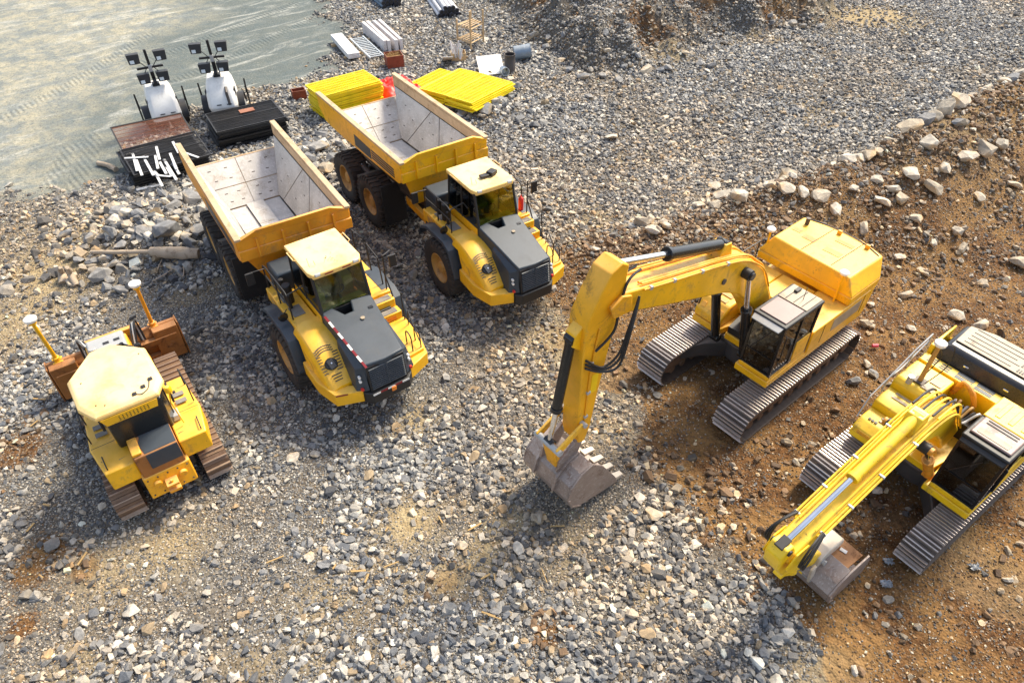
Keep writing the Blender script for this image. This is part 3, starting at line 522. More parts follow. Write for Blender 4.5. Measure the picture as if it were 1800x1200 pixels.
    for s in (-1, 1):   # slate cheeks beside the grille with the lamps
        g = G(); g.hexa([(1.55, s * .60, 1.3), (2.62, s * .505, 1.28), (2.74, s * .505, 1.28), (2.60, s * .80, 1.28), (1.55, s * .74, 1.3)], [(1.55, s * .58, 2.28), (2.55, s * .525, 2.04), (2.63, s * .525, 2.02), (2.46, s * .70, 1.90), (1.55, s * .68, 2.16)]); ck = ob(g, 'bonnet_cheek', 'slate', bev=.02)
        for k, (z, m) in enumerate(((1.72, 'white'), (1.60, 'white'), (1.36, 'red'))):
            g = G(); x = 2.66 - (z - 1.28) * .16; g.cyl((x - .03, s * .66, z), (x + .035, s * .675, z), .036 if m == 'white' else .042, n=14); ob(g, 'headlight' if m == 'white' else 'marker_lamp', m, par=ck)
    # right-hand wing: curved, with the round intake and its slots
    wt = [(.46, 2.22), (.8, 2.20), (1.1, 2.14), (1.4, 2.03), (1.7, 1.86), (2.0, 1.64), (2.28, 1.40)]
    zw = lambda x: float(np.interp(x, [p[0] for p in wt], [p[1] for p in wt]))
    rings = []
    for x, z in wt:
        yo = -1.36 + .06 * max(0, (x - 1.4)); yi = -.60 - .10 * max(0, (x - 1.2)); zb = 1.95 if x < .95 else 1.12
        rings.append([(x, yi, zb), (x, yi, z - .015), (x, (yi + yo) / 2, z), (x, yo + .22, z - .01), (x, yo + .08, z - .07), (x, yo, z - .20), (x, yo - .02, zb)])
    g = G(); g.loft(rings); wg = ob(g, 'engine_wing', 'yellow', sm=50, bev=.01)
    xi, yi = 1.82, -1.02; zi = zw(xi); sl = math.atan2(zw(1.62) - zw(2.02), .4); up = Vector((math.sin(sl), 0, math.cos(sl))); ctr = Vector((xi, yi, zi)); ex = Vector((math.cos(sl), 0, -math.sin(sl)))
    g = G(); g.cyl(ctr - up * .08, ctr + up * .035, .175, .15, 20); g.box(ctr + up * .03 + ex * .02, (.26, .20, .06), (0, sl, .2)); it = ob(g, 'round_intake', 'black_gloss', par=wg, bev=.02)
    g = G(); g.cyl(ctr + up * .05, ctr + up * .075, .02, n=8); ob(g, 'wing_bolt', 'chrome', par=wg)
    g = G()
    for k in range(3):
        for i in range(9): y = -1.26 + i * .052; x = 1.40 + k * .055 + .10 * ((y + 1.02) / .3) ** 2; g.box((x, y, zw(x) + .001), (.022, .055, .012), (0, math.atan2(zw(x - .1) - zw(x + .1), .2), 0))
    for k in range(7):
        x = 1.60 + k * .062; a = math.atan2(zw(x - .1) - zw(x + .1), .2)
        g.box((x, -.80 - .012 * k, zw(x) + .001), (.024, .15, .012), (0, a, 0)); g.box((x, -1.235, zw(x) - .006), (.022, .11, .012), (.1, a, 0)); g.box((x + .02, -.675 - .01 * k, zw(x) - .001), (.018, .05, .012), (0, a, .6))
    for k in range(3): x = 2.05 + k * .055; g.box((x, -1.02, zw(x) + .001), (.024, .26 - .03 * k, .012), (0, math.atan2(zw(x - .1) - zw(x + .1), .2), 0))
    ob(g, 'vent_slots', 'black', par=wg)['kind'] = 'stuff'
    # left-hand wing: steps and a low flat wing
    g = G(); g.prismz([(.46, .66), (.74, .66), (.74, 1.36), (.46, 1.36)], 1.3, 1.98); g.prismz([(.745, .66), (1.02, .66), (1.02, 1.38), (.745, 1.38)], 1.3, 1.74); g.prismz([(1.025, .66), (2.36, .80), (2.30, 1.27), (1.75, 1.40), (1.025, 1.42)], 1.1, lambda x, y: 1.52 - .08 * (x - 1)); lw = ob(g, 'step_wing', 'yellow', bev=.02)
    for x, z in ((.60, 1.983), (.885, 1.743)): g = G(); g.rng(x - .10, x + .10, .80, 1.28, z, z + .012); ob(g, 'step_pad', 'pad', par=lw)
    g = G(); g.rng(.60, .72, .85, 1.2, 1.60, 1.74 - .005); g.box((1.029, 1.05, 1.6), (.012, .3, .12)); ob(g, 'step_riser', 'orange', par=lw)
    for y in (.98, 1.22): g = G(); g.tube(bez([(1.95, y, 1.42), (1.95, y, 1.85), (2.10, y, 1.92), (2.22, y, 1.80), (2.24, y, 1.40)], 5), .018, 6); ob(g, 'grab_rail', 'black', par=lw)
    g = G(); g.tube([(1.35, 1.36, 1.45), (1.42, 1.36, 2.0), (1.85, 1.28, 1.75), (2.2, 1.22, 1.6)], .016, 6); g.tube([(1.15, 1.38, 1.4), (1.05, 1.40, 2.35)], .018, 6); ob(g, 'hand_rail', 'black', par=lw)
    # bumper
    for s, nm in ((-1, 'bumper_wing'), (1, 'bumper_wing')):
        g = G(); g.prismz([(.98, s * 1.47), (1.75, s * 1.46), (2.42, s * 1.29), (2.66, s * .66), (2.42, s * .66), (2.2, s * 1.0), (1.6, s * 1.2), (.98, s * 1.22)], lambda x, y: .94 + .10 * max(0, (1.7 - x)), lambda x, y: 1.32 + .14 * max(0, 1.75 - x)); bw_ = ob(g, nm, 'yellow', bev=.018)
        if tape and s < 0:
            g = G(); 
            for a, b, m in ((0.02, .45, 'r'),):
                p0, p1 = Vector((2.42, s * 1.29, 1.27)), Vector((2.66, s * .66, 1.27)); u = (p1 - p0); nrm = Vector((u.y, -u.x, 0)).normalized() * (1 if s < 0 else -1); nrm = nrm if nrm.x > 0 else -nrm
                q0, q1 = p0 + u * a + nrm * .003, p0 + u * b + nrm * .003; dz = Vector((0, 0, .045)); g.hexa([q0, q1, q1 + dz, q0 + dz], [p + nrm * .004 for p in (q0, q1, q1 + dz, q0 + dz)])
            ob(g, 'reflective_tape', 'tape_red', par=bw_)
    g = G(); g.prismz([(2.45, -.655), (2.70, -.655), (2.86, -.5), (2.86, .5), (2.70, .655), (2.45, .655)], .92, 1.26); bc = ob(g, 'bumper_centre', 'black', bev=.02)
    if tape:
        for k in range(14):   # red and white tape along the bonnet edge, then across the bumper
            g = G()
            if k < 9: x0 = .95 + k * .20; ps = [Vector((x, -.69 + .085 * (x - .8), zt(x, -.66) + .012)) for x in (x0, x0 + .195)]; dv = Vector((0, .055, .01)); nv = Vector((.2, 0, .98))
            else: j = k - 9; ps = [Vector((2.866, -.5 + j * .2, 1.20)), Vector((2.866, -.5 + j * .2 + .195, 1.20))]; dv = Vector((0, 0, .055)); nv = Vector((1, 0, 0))
            g.hexa([ps[0], ps[1], ps[1] + dv, ps[0] + dv], [p + nv * .006 for p in (ps[0], ps[1], ps[1] + dv, ps[0] + dv)]); ob(g, 'reflective_tape', 'tape_red' if k % 2 == 0 else 'white', par=bn if k < 9 else bc)
        g = G(); g.box((2.875, .05, 1.16), (.05, .12, .13)); ob(g, 'amber_lamp', 'orange', par=bc, bev=.01)
    for s in (-1, 1):   # wheel arches: slate trim over the front wheels
        arc = [(-1.25, 1.55), (-1.05, 1.90), (-.7, 2.06), (.30, 2.06), (.62, 1.90), (.95, 1.15)]
        rings = [[(x, s * 1.20, z), (x, s * 1.60, z - .01), (x, s * 1.63, z - .10), (x, s * 1.20, z - .07)] for x, z in arc]; g = G(); g.loft(rings); ob(g, 'wheel_arch', 'slate', bev=.008)
        g = G(); g.rng(-1.45, .46, s * .70, s * 1.30, 1.80, 2.16) if s < 0 else g.rng(-1.45, .455, .70, 1.40, 1.75, 2.05); dk = ob(g, 'side_deck', 'yellow', bev=.02)
        zd = 2.165 if s < 0 else 2.055
        for x in ((-.75, -.05) if s < 0 else (-.9,)): g = G(); g.rng(x - .25, x + .20, s * .86, s * 1.16, zd - .003, zd + .008); ob(g, 'deck_pad', 'pad', par=dk)
        if s < 0:
            g = G()
            for k in range(3): g.rng(-1.15 + k * .45, -.82 + k * .45, -1.304, -1.309, 1.90, 2.08)
            ob(g, 'side_vent', 'rim', par=dk)
        y = s * 1.22; pts = [[(-1.40, y, zd), (-1.40, y, zd + .72), (-1.2, y, zd + .80), (.05, y, zd + .80), (.20, y, zd + .74), (.20, y, zd)], [(-1.40, y, zd + .4), (.20, y, zd + .4)], [(.20, y, zd + .78), (.20, s * .78, zd + .86), (.30, s * .70, zd + .70)], [(-.6, y, zd), (-.6, y, zd + .8)]]
        if s > 0: pts = [[(-1.3, 1.30, zd), (-1.3, 1.30, zd + 1.0), (-.6, 1.34, zd + 1.02), (-.5, 1.34, zd + .1)], [(-.6, 1.34, zd + .95), (0, 1.36, zd + .8), (.1, 1.36, zd)], [(.35, 1.34, zd), (.32, 1.38, zd + 1.05), (.25, 1.62, zd + 1.08)], [(.35, 1.34, zd + .5), (.62, 1.36, zd - .05), (.66, 1.36, zd - .4)]]
        for p in pts: g = G(); g.tube(p, .02, 7); ob(g, 'hand_rail', 'black', par=dk)
    g = G(); g.cyl((-.52, -1.0, 2.16), (-.52, -1.0, 2.72), .12, n=16); g.cyl((-.25, -1.08, 2.16), (-.25, -1.08, 2.60), .05, n=12); g.cyl((-.9, -1.0, 2.16), (-.9, -1.0, 2.66), .07, n=12); ob(g, 'air_filter', 'black', bev=.02)
    g = G(); g.lathe([(.0, -.02), (.12, -.02), (.13, 0), (.12, .03), (0, .04)], (.10, -1.42, 2.28), 18, 'x'); g.tube([(.08, -1.42, 2.28), (-.05, -1.25, 2.35)], .015, 6); ob(g, 'round_mirror', 'black_gloss')
    for s in (-1, 1):
        g = G(); g.box((.26 if s > 0 else -1.15, s * 1.66, 2.80), (.06, .20, .36)); g.tube([(.26 if s > 0 else -1.15, s * 1.26, 2.95), (.26 if s > 0 else -1.15, s * 1.62, 2.98)], .016, 6); ob(g, 'mirror', 'black', bev=.015)
    if exting: g = G(); g.lathe([(0, 0), (.075, 0), (.08, .02), (.08, .38), (.05, .43), (.02, .45), (.02, .5), (0, .5)], (.12, 1.28, 2.055), 16, 'z'); ob(g, 'fire_extinguisher', 'red')
    # cab
    g = G(); g.prismz([(-.92, -.66), (.80, -.66), (.80, .66), (-.92, .66)], 1.8, 2.12); g.rng(-.92, .76, -.675, -.655, 2.12, 2.42); g.rng(-.92, .76, .655, .675, 2.12, 2.42); g.rng(-.93, -.89, -.66, .66, 2.12, 2.6); cb = ob(g, 'cab_base', 'yellow', bev=.015)
    g = G(); g.hexa([(.78, -.68, 2.12), (.86, -.68, 2.12), (.86, .68, 2.12), (.78, .68, 2.12)], [(.775, -.68, 2.50), (.845, -.68, 2.50), (.845, .68, 2.50), (.775, .68, 2.50)])
    for s in (-1, 1):
        for a, b, r in (((.82, s * .655, 2.48), (.60, s * .635, 3.46), .042), ((-.10, s * .665, 2.40), (-.12, s * .64, 3.46), .03), ((-.90, s * .655, 2.40), (-.84, s * .63, 3.46), .04)): g.cyl(a, b, r, n=8)
        g.cyl((.80, s * .665, 2.43), (-.9, s * .665, 2.43), .025, n=8); g.cyl((.62, s * .64, 3.42), (-.85, s * .64, 3.42), .03, n=8)
    g.cyl((.62, -.64, 3.42), (.62, .64, 3.42), .03, n=8); g.cyl((-.85, -.64, 3.42), (-.85, .64, 3.42), .03, n=8); g.cyl((-.9, -.66, 2.6), (-.9, .66, 2.6), .03, n=8); fr = ob(g, 'cab_frame', 'black')
    g = G(); g.hexa([(.822, -.62, 2.50), (.822, .62, 2.50), (.830, .62, 2.50), (.830, -.62, 2.50)], [(.622, -.60, 3.41), (.622, .60, 3.41), (.630, .60, 3.41), (.630, -.60, 3.41)]); ob(g, 'windscreen', 'glass_green')
    g = G(); g.hexa([(-.90, -.6, 2.62), (-.90, .6, 2.62), (-.894, .6, 2.62), (-.894, -.6, 2.62)], [(-.85, -.6, 3.4), (-.85, .6, 3.4), (-.844, .6, 3.4), (-.844, -.6, 3.4)]); ob(g, 'rear_window', 'glass_dark')
    for s in (-1, 1):
        for x0, x1, x2, x3 in ((.77, -.07, -.09, .58), (-.13, -.87, -.82, -.15)):
            g = G(); g.hexa([(x0, s * .662, 2.45), (x1, s * .662, 2.45), (x2, s * .638, 3.40), (x3, s * .638, 3.40)], [(x0, s * .668, 2.45), (x1, s * .668, 2.45), (x2, s * .644, 3.40), (x3, s * .644, 3.40)]); ob(g, 'side_window', 'glass_dark')
    g = G(); g.rng(-.55, -.05, -.25, .25, 2.2, 2.6); g.box((-.55, 0, 2.9), (.14, .48, .75), (0, -.15, 0)); ob(g, 'seat', 'seat_fabric', bev=.05)
    g = G(); g.hexa([(.55, -.6, 2.12), (.77, -.6, 2.12), (.77, .6, 2.12), (.55, .6, 2.12)], [(.50, -.55, 2.52), (.76, -.6, 2.50), (.76, .6, 2.50), (.50, .55, 2.52)]); g.rng(-.5, .3, -.58, -.32, 2.12, 2.66); g.rng(-.88, -.1, .35, .62, 2.12, 2.62); ob(g, 'dashboard', 'cab_trim', bev=.03)
    g = G(); ring = [(.36 + .08 * math.sin(a) * .6, .19 * math.cos(a), 2.66 + .17 * math.sin(a)) for a in np.linspace(0, 2 * PI, 17)]; g.tube(ring, .016, 6); g.cyl((.36, 0, 2.66), (.55, 0, 2.5), .03, n=8); ob(g, 'steering_wheel', 'black')
    g = G(); g.prismz([(-.90, -.70), (.50, -.70), (.68, -.62), (.70, 0), (.68, .62), (.50, .70), (-.90, .70)], lambda x, y: 3.46 - .05 * max(0, x - .4) / .3, lambda x, y: 3.60 - .02 * (abs(y) / .7) ** 2 - .04 * max(0, x - .45) / .25); rf = ob(g, 'cab_roof', 'cream_roof', bev=.03)
    for s in (-1, 1): g = G(); g.box((.665, s * .50, 3.525), (.05, .15, .075)); lb = ob(g, 'roof_lamp', 'silver', par=rf, bev=.01); g = G(); g.box((.692, s * .50, 3.525), (.008, .115, .05)); ob(g, 'lamp_lens', 'white', par=rf)
    for s in (-1, 1): g = G(); g.tube([(-.55, s * .70, 3.54), (-.55, s * .76, 3.58), (-.15, s * .76, 3.58), (-.15, s * .70, 3.54)], .013, 6); ob(g, 'roof_handle', 'cream_roof', par=rf)
    for yy in ((-.22, .24) if tape else ()): g = G(); g.box((.699, yy, 3.49), (.01, .22, .03)); ob(g, 'reflective_tape', 'tape_red', par=rf)
    for y, h in ((-.55, .25), (-.40, .12)): g = G(); g.tube([(.35, y, 3.59), (.33, y - .02, 3.59 + h)], .006, 5); ob(g, 'aerial', 'black', par=rf)
    if roofbox: g = G(); g.rng(.05, .22, -.15, .12, 3.59, 3.66); g.box((.12, .25, 3.65), (.22, .26, .12), (0, 0, .4)); ob(g, 'roof_beacon_box', 'black', par=rf, bev=.015)
    else:
        g = G()
        for k in range(14): g.box((random.gauss(.30, .12), random.gauss(.02, .12), 3.598), (.03, .012, .006), (0, 0, random.uniform(0, 3)))
        ob(g, 'roof_scuffs', 'dark_steel', par=rf)['kind'] = 'stuff'
    g = G()
    for s in (-1, 1): g.cyl((-1.6, s * .35, 1.2), (-2.7, s * .4, 1.15), .07, n=10); g.tube(bez([(-1.2, s * .5, 1.6), (-1.7, s * .62, 2.1), (-2.2, s * .5, 1.8), (-2.6, s * .4, 1.3)], 6), .035, 7)
    ob(g, 'steering_hose', 'black')
    return T
dump_truck(TA_R, TA_F, 'yellow dump truck with red and white tape along its bonnet edge', 'yellow_orange', True, False, False)
dump_truck(TB_R, TB_F, 'yellow dump truck with black box on its cab roof and red extinguisher on deck', 'yellow', False, True, True)

# ------------------------------------------------------------------ crawler tracks
def crawler(T, y, half, rad, width, pitch, shoe_mat, frame_mat, bars=2, edge_mat='polished_steel', zc=None, name='track', x0=0.):
    "one crawler: side frame with rollers as the part, every shoe a piece of its own"
    zc = rad + .04 if zc is None else zc; g = G(); xe = half - rad
    g.prism([(x0 - xe + .1, zc - .22), (x0 + xe - .1, zc - .22), (x0 + xe - .1, zc + .16), (x0 - xe + .1, zc + .16)], y - width * .27, y + width * .27)
    for sx in (-1, 1): g.cyl((x0 + sx * xe, y - width * .2, zc), (x0 + sx * xe, y + width * .2, zc), rad - .09, n=24); g.cyl((x0 + sx * xe, y - width * .34, zc), (x0 + sx * xe, y + width * .34, zc), rad * .45, n=16)
    k = int(2 * xe / .42)
    for i in range(k): x = x0 - xe + (i + .5) * 2 * xe / k; g.cyl((x, y - width * .3, zc - rad + .16), (x, y + width * .3, zc - rad + .16), .11, n=12)
    for i in range(2): x = x0 - xe * .4 + i * xe * .8; g.cyl((x, y - width * .28, zc + rad - .15), (x, y + width * .28, zc + rad - .15), .08, n=12)
    tr = g.ob(name, frame_mat, T, .01)
    per = 4 * xe + 2 * PI * rad; n = int(round(per / pitch)); pt = per / n; g = G()
    g.rng(-pt * .50, pt * .50, -width / 2, width / 2, 0, .028)
    for b in range(bars): u = (b + .5) / bars - .5; hh = .055; g.prism([(u * pt * .92 - .017, .026), (u * pt * .92 + .017, .026), (u * pt * .92 + .011, .026 + hh), (u * pt * .92 - .011, .026 + hh)], -width / 2 + .004, width / 2 - .004)
    for s in (-1, 1): g.rng(-pt * .55, pt * .45, s * .11 - .025, s * .11 + .025, -.09, 0)
    me = g.mesh('track_shoe', None); me.materials.append(MATS[shoe_mat]); me.materials.append(MATS[edge_mat])
    for p_ in me.polygons:
        if p_.center.z > .05: p_.material_index = 1
    for k in range(n):
        s = k * pt
        if s < 2 * xe: p = (x0 - xe + s, zc + rad); a = 0.
        elif s < 2 * xe + PI * rad: q = (s - 2 * xe) / rad; p = (x0 + xe + rad * math.sin(q), zc + rad * math.cos(q)); a = q
        elif s < 4 * xe + PI * rad: d = s - 2 * xe - PI * rad; p = (x0 + xe - d, zc - rad); a = PI
        else: q = (s - 4 * xe - PI * rad) / rad; p = (x0 - xe - rad * math.sin(q), zc - rad * math.cos(q)); a = PI + q
        o = bpy.data.objects.new('track_shoe', me); C.objects.link(o); o.parent = tr; o.location = (p[0], y, p[1]); o.rotation_euler = (0, a, 0)
    return tr
def hyd(T, p0, p1, frac, r, rr, bm='black_gloss', name='hydraulic_cylinder', par=None):
    p0, p1 = Vector(p0), Vector(p1); m = p0.lerp(p1, frac); d = (p1 - p0).normalized(); g = G(); g.cyl(p0, m, r, n=16); g.cyl(m - d * .10, m, r * 1.18, n=16); g.cyl(p0 + d * .02, p0 + d * .10, r * 1.1, n=16)
    side = Vector((0, 1, 0)); g.cyl(p0 - side * r * 1.05, p0 + side * r * 1.05, r * 1.0, n=14); h = g.ob(name, bm, par or T, .006)
    g = G(); g.cyl(m - d * .02, p1, rr, n=14); g.ob('piston_rod', 'chrome', h if par is None else par)
    g = G(); g.cyl(p1 - side * r * 1.05, p1 + side * r * 1.05, rr * 1.5, n=14); g.ob('rod_eye', bm, h if par is None else par); return h
def beam(T, name, prof, hw, mat, bev=.03, par=None):
    g = G(); g.prism(prof, -hw, hw); return g.ob(name, mat, par or T, bev)
def bucket(T, prof, back, hw, mat, teeth, thick=.05, ears=None):
    "shell bent along prof (x, z from the pin side round to the lip), side plates, lip teeth; back closes the side plates"
    g = G(); n = len(prof); inn = []
    cx = sum(p[0] for p in prof) / n; cz = sum(p[1] for p in prof) / n
    for i, (x, z) in enumerate(prof):
        a, b = Vector(prof[max(i - 1, 0)]), Vector(prof[min(i + 1, n - 1)]); d = (b - a).normalized(); nn = Vector((-d.y, d.x)); nn = nn if nn.dot(Vector((cx - x, cz - z))) > 0 else -nn; inn.append((x + nn.x * thick, z + nn.y * thick))
    for i in range(n - 1): g.hexa([(prof[i][0], -hw, prof[i][1]), (prof[i + 1][0], -hw, prof[i + 1][1]), (inn[i + 1][0], -hw, inn[i + 1][1]), (inn[i][0], -hw, inn[i][1])], [(prof[i][0], hw, prof[i][1]), (prof[i + 1][0], hw, prof[i + 1][1]), (inn[i + 1][0], hw, inn[i + 1][1]), (inn[i][0], hw, inn[i][1])])
    sh = g.ob('bucket', mat, T, .008)
    for s in (-1, 1):
        g = G(); g.hexa([(x, s * (hw + .002), z) for x, z in list(prof) + list(back)], [(x, s * (hw + .045), z) for x, z in list(prof) + list(back)]); g.ob('side_plate', mat, sh, .01)
        g = G(); k = n // 2; g.hexa([(x, s * (hw + .046), z) for x, z in (prof[k - 1], prof[k], prof[k + 1], inn[k + 1], inn[k], inn[k - 1])], [(x, s * (hw + .075), z) for x, z in (prof[k - 1], prof[k], prof[k + 1], inn[k + 1], inn[k], inn[k - 1])]); g.ob('wear_strip', mat, sh, .008)
    tip, prev = Vector(prof[-1]), Vector(prof[-2]); d = (tip - prev).normalized(); up = Vector((-d.y, d.x)); up = up if up.y > 0 else -up
    for k in range(teeth):
        y = -hw + .08 + (2 * hw - .16) * k / (teeth - 1); a0 = tip - d * .14; a1 = tip + d * .25; g = G(); u = up * .10
        g.hexa([(a0.x - u.x * .4, y - .085, a0.y - u.y * .4), (a0.x - u.x * .4, y + .085, a0.y - u.y * .4), (a0.x + u.x * 1.3, y + .085, a0.y + u.y * 1.3), (a0.x + u.x * 1.3, y - .085, a0.y + u.y * 1.3)], [(a1.x, y - .065, a1.y), (a1.x, y + .065, a1.y), (a1.x + u.x * .5, y + .065, a1.y + u.y * .5), (a1.x + u.x * .5, y - .065, a1.y + u.y * .5)]); g.ob('bucket_tooth', 'tooth_steel', sh, .012)
    if ears:
        for y in (-.26, .26): g = G(); g.prism(ears, y - .035, y + .035); g.ob('bucket_ear', mat, sh, .01)
    return sh
def exc_cab(T, x0, x1, y0, y1, z0, z1, sill, roof_mat, style):
    "glazed cab: sill, posts, panes, seat, roof"
    xm = x0 + (x1 - x0) * .48; g = G(); g.rng(x0, x1, y0, y1, z0, z0 + .12); g.rng(x0, x0 + .04, y0, y1, z0 + .12, z1 - .06); g.rng(x0 + .04, xm - .1, y1 - .03, y1, z0 + .12, z0 + .75); cb = g.ob('cab', sill, T, .015)
    g = G()
    for x in (x0 + .04, xm, x1 - .04):
        for y in (y0 + .03, y1 - .03): g.rng(x - .035, x + .035, y - .03, y + .03, z0 + .1, z1 - .05)
    for z in (z0 + .15, z1 - .08):
        for y in (y0 + .03, y1 - .03): g.rng(x0 + .07, x1 - .07, y - .028, y + .028, z - .03, z + .03)
        for x in (x0 + .04, x1 - .04): g.rng(x - .03, x + .03, y0 + .055, y1 - .055, z - .028, z + .028)
    g.rng(x1 - .045, x1 - .01, y0 + .06, y1 - .06, z0 + .62, z0 + .645); g.ob('cab_frame', 'black_gloss', cb)
    for (zz0, zz1) in ((z0 + .17, z0 + .62), (z0 + .645, z1 - .10)): g = G(); g.rng(x1 - .032, x1 - .024, y0 + .06, y1 - .06, zz0, zz1); g.ob('windscreen', 'glass_dark', cb)
    for y in (y0 + .03, y1 - .03):
        for a, b in ((x0 + .08, xm - .035), (xm + .035, x1 - .08)): g = G(); g.rng(a, b, y - .004, y + .004, z0 + .18, z1 - .11); g.ob('side_window', 'glass_dark', cb)
    yc = (y0 + y1) / 2; g = G(); g.rng(x0 + .25, x0 + .75, yc - .24, yc + .24, z0 + .3, z0 + .68); g.box((x0 + .24, yc, z0 + 1.0), (.13, .46, .75), (0, -.15, 0)); g.ob('seat', 'seat_fabric', cb, .05)
    for s in (-1, 1): g = G(); g.rng(x0 + .4, x0 + .95, yc + s * .34 - .07, yc + s * .34 + .07, z0 + .3, z0 + .82); g.cyl((x0 + .9, yc + s * .34, z0 + .8), (x0 + .94, yc + s * .34, z0 + 1.05), .025, n=8); g.ob('control_console', 'black', cb, .02)
    g = G(); g.tube([(x1 - .30, yc - .25, z0 + .15), (x1 - .35, yc - .25, z0 + .8)], .02, 6); g.tube([(x1 - .30, yc + .1, z0 + .15), (x1 - .35, yc + .1, z0 + .8)], .02, 6); g.ob('travel_levers', 'cab_trim', cb)
    g = G(); g.tube([(x1 - .012, y0 + .15, z0 + .66), (x1 - .012, yc + .1, z1 - .35)], .012, 5); g.ob('wiper', 'black', cb)
    g = G(); g.tube([(x1 - .1, y1 + .01, z0 + .7), (x1 - .1, y1 + .06, z0 + .75), (x1 - .1, y1 + .06, z0 + 1.4), (x1 - .1, y1 + .01, z0 + 1.45)], .014, 6); g.ob('grab_rail', 'black', cb)
    g = G(); g.rng(x0 - .02, x1 + .02, y0 - .02, y1 + .02, z1 - .05, z1 + .03); rf = g.ob('cab_roof', 'black', cb, .03)
    if style == 1:
        g = G(); g.rng(xm - .02, x1 - .10, y0 + .07, y1 - .07, z1 + .031, z1 + .06); g.ob('roof_hatch', 'hatch', rf, .015)
        g = G(); g.rng(x0 + .02, xm - .06, y0 + .04, y1 - .04, z1 + .031, z1 + .055); g.ob('roof_panel', 'hood_cream', rf, .01)
        for k in range(3): y = y0 + .22 + k * .22; g = G(); g.rng(x0 + .05, xm - .1, y - .008, y + .008, z1 + .056, z1 + .068); g.ob('roof_rib', 'black', rf)
        g = G(); g.box((x0 + .2, y0 + .25, z1 + .09), (.2, .1, .05)); g.ob('roof_box', 'black', rf, .01); g = G(); g.tube([(x0 + .4, yc + .1, z1 + .05), (x0 + .4, yc + .1, z1 + .42)], .008, 5); g.ob('aerial', 'black', rf)
        g = G(); g.hexa([(x1 - .02, y0 + .03, z1 - .01), (x1 + .16, y0 + .06, z1 - .09), (x1 + .16, y1 - .06, z1 - .09), (x1 - .02, y1 - .03, z1 - .01)], [(x1 - .02, y0 + .03, z1 + .015), (x1 + .16, y0 + .06, z1 - .07), (x1 + .16, y1 - .06, z1 - .07), (x1 - .02, y1 - .03, z1 + .015)]); g.ob('sun_visor', 'silver', rf, .006)
    else:
        g = G(); g.rng(x0 - .01, xm + .05, y0 - .01, y1 + .01, z1 + .031, z1 + .07); g.ob('roof_panel', 'yellow_lemon', rf, .02)
        for k in range(3): y = y0 + .2 + k * .25; g = G(); g.rng(x0 + .12, xm - .08, y - .05, y + .05, z1 + .068, z1 + .085); g.ob('roof_rib', 'yellow_lemon', rf, .012)
        g = G(); g.rng(xm + .08, x1 - .12, y0 + .05, y1 - .05, z1 + .031, z1 + .085); ht = g.ob('roof_hatch', 'hatch', rf, .03)
        g = G(); g.rng(x1 - .36, x1 - .19, y0 + .15, y1 - .15, z1 + .086, z1 + .094); g.ob('hatch_window', 'hood_cream', rf, .003)
        for x in (xm + .16, xm + .25): g = G(); g.rng(x - .015, x + .015, y0 + .15, y1 - .15, z1 + .086, z1 + .098); g.ob('hatch_rib', 'black', rf)
        g = G(); g.hexa([(x1 - .12, y0, z1 - .02), (x1 + .10, y0 + .02, z1 - .12), (x1 + .10, y1 - .02, z1 - .12), (x1 - .12, y1, z1 - .02)], [(x1 - .12, y0, z1 + .035), (x1 + .10, y0 + .02, z1 - .09), (x1 + .10, y1 - .02, z1 - .09), (x1 - .12, y1, z1 + .035)]); g.ob('roof_front', 'black', rf, .01)
    return cb
def pipe(T, pts, r, mat, par, name='hydraulic_pipe', n=6, curve=True): g = G(); g.tube(bez(pts, n) if curve else pts, r, 7); return g.ob(name, mat, par)
def gnss(T, x, y, z0, z1, par=None, r=.12):
    g = G(); g.cyl((x, y, z0), (x, y, z1), .028, n=10); p = g.ob('receiver_post', 'yellow', par or T); g = G(); g.lathe([(0, 0), (r * .8, 0), (r, .03), (r, .07), (r * .7, .10), (0, .11)], (x, y, z1), 20, 'z'); g.ob('receiver_dome', 'white', par or T); return p

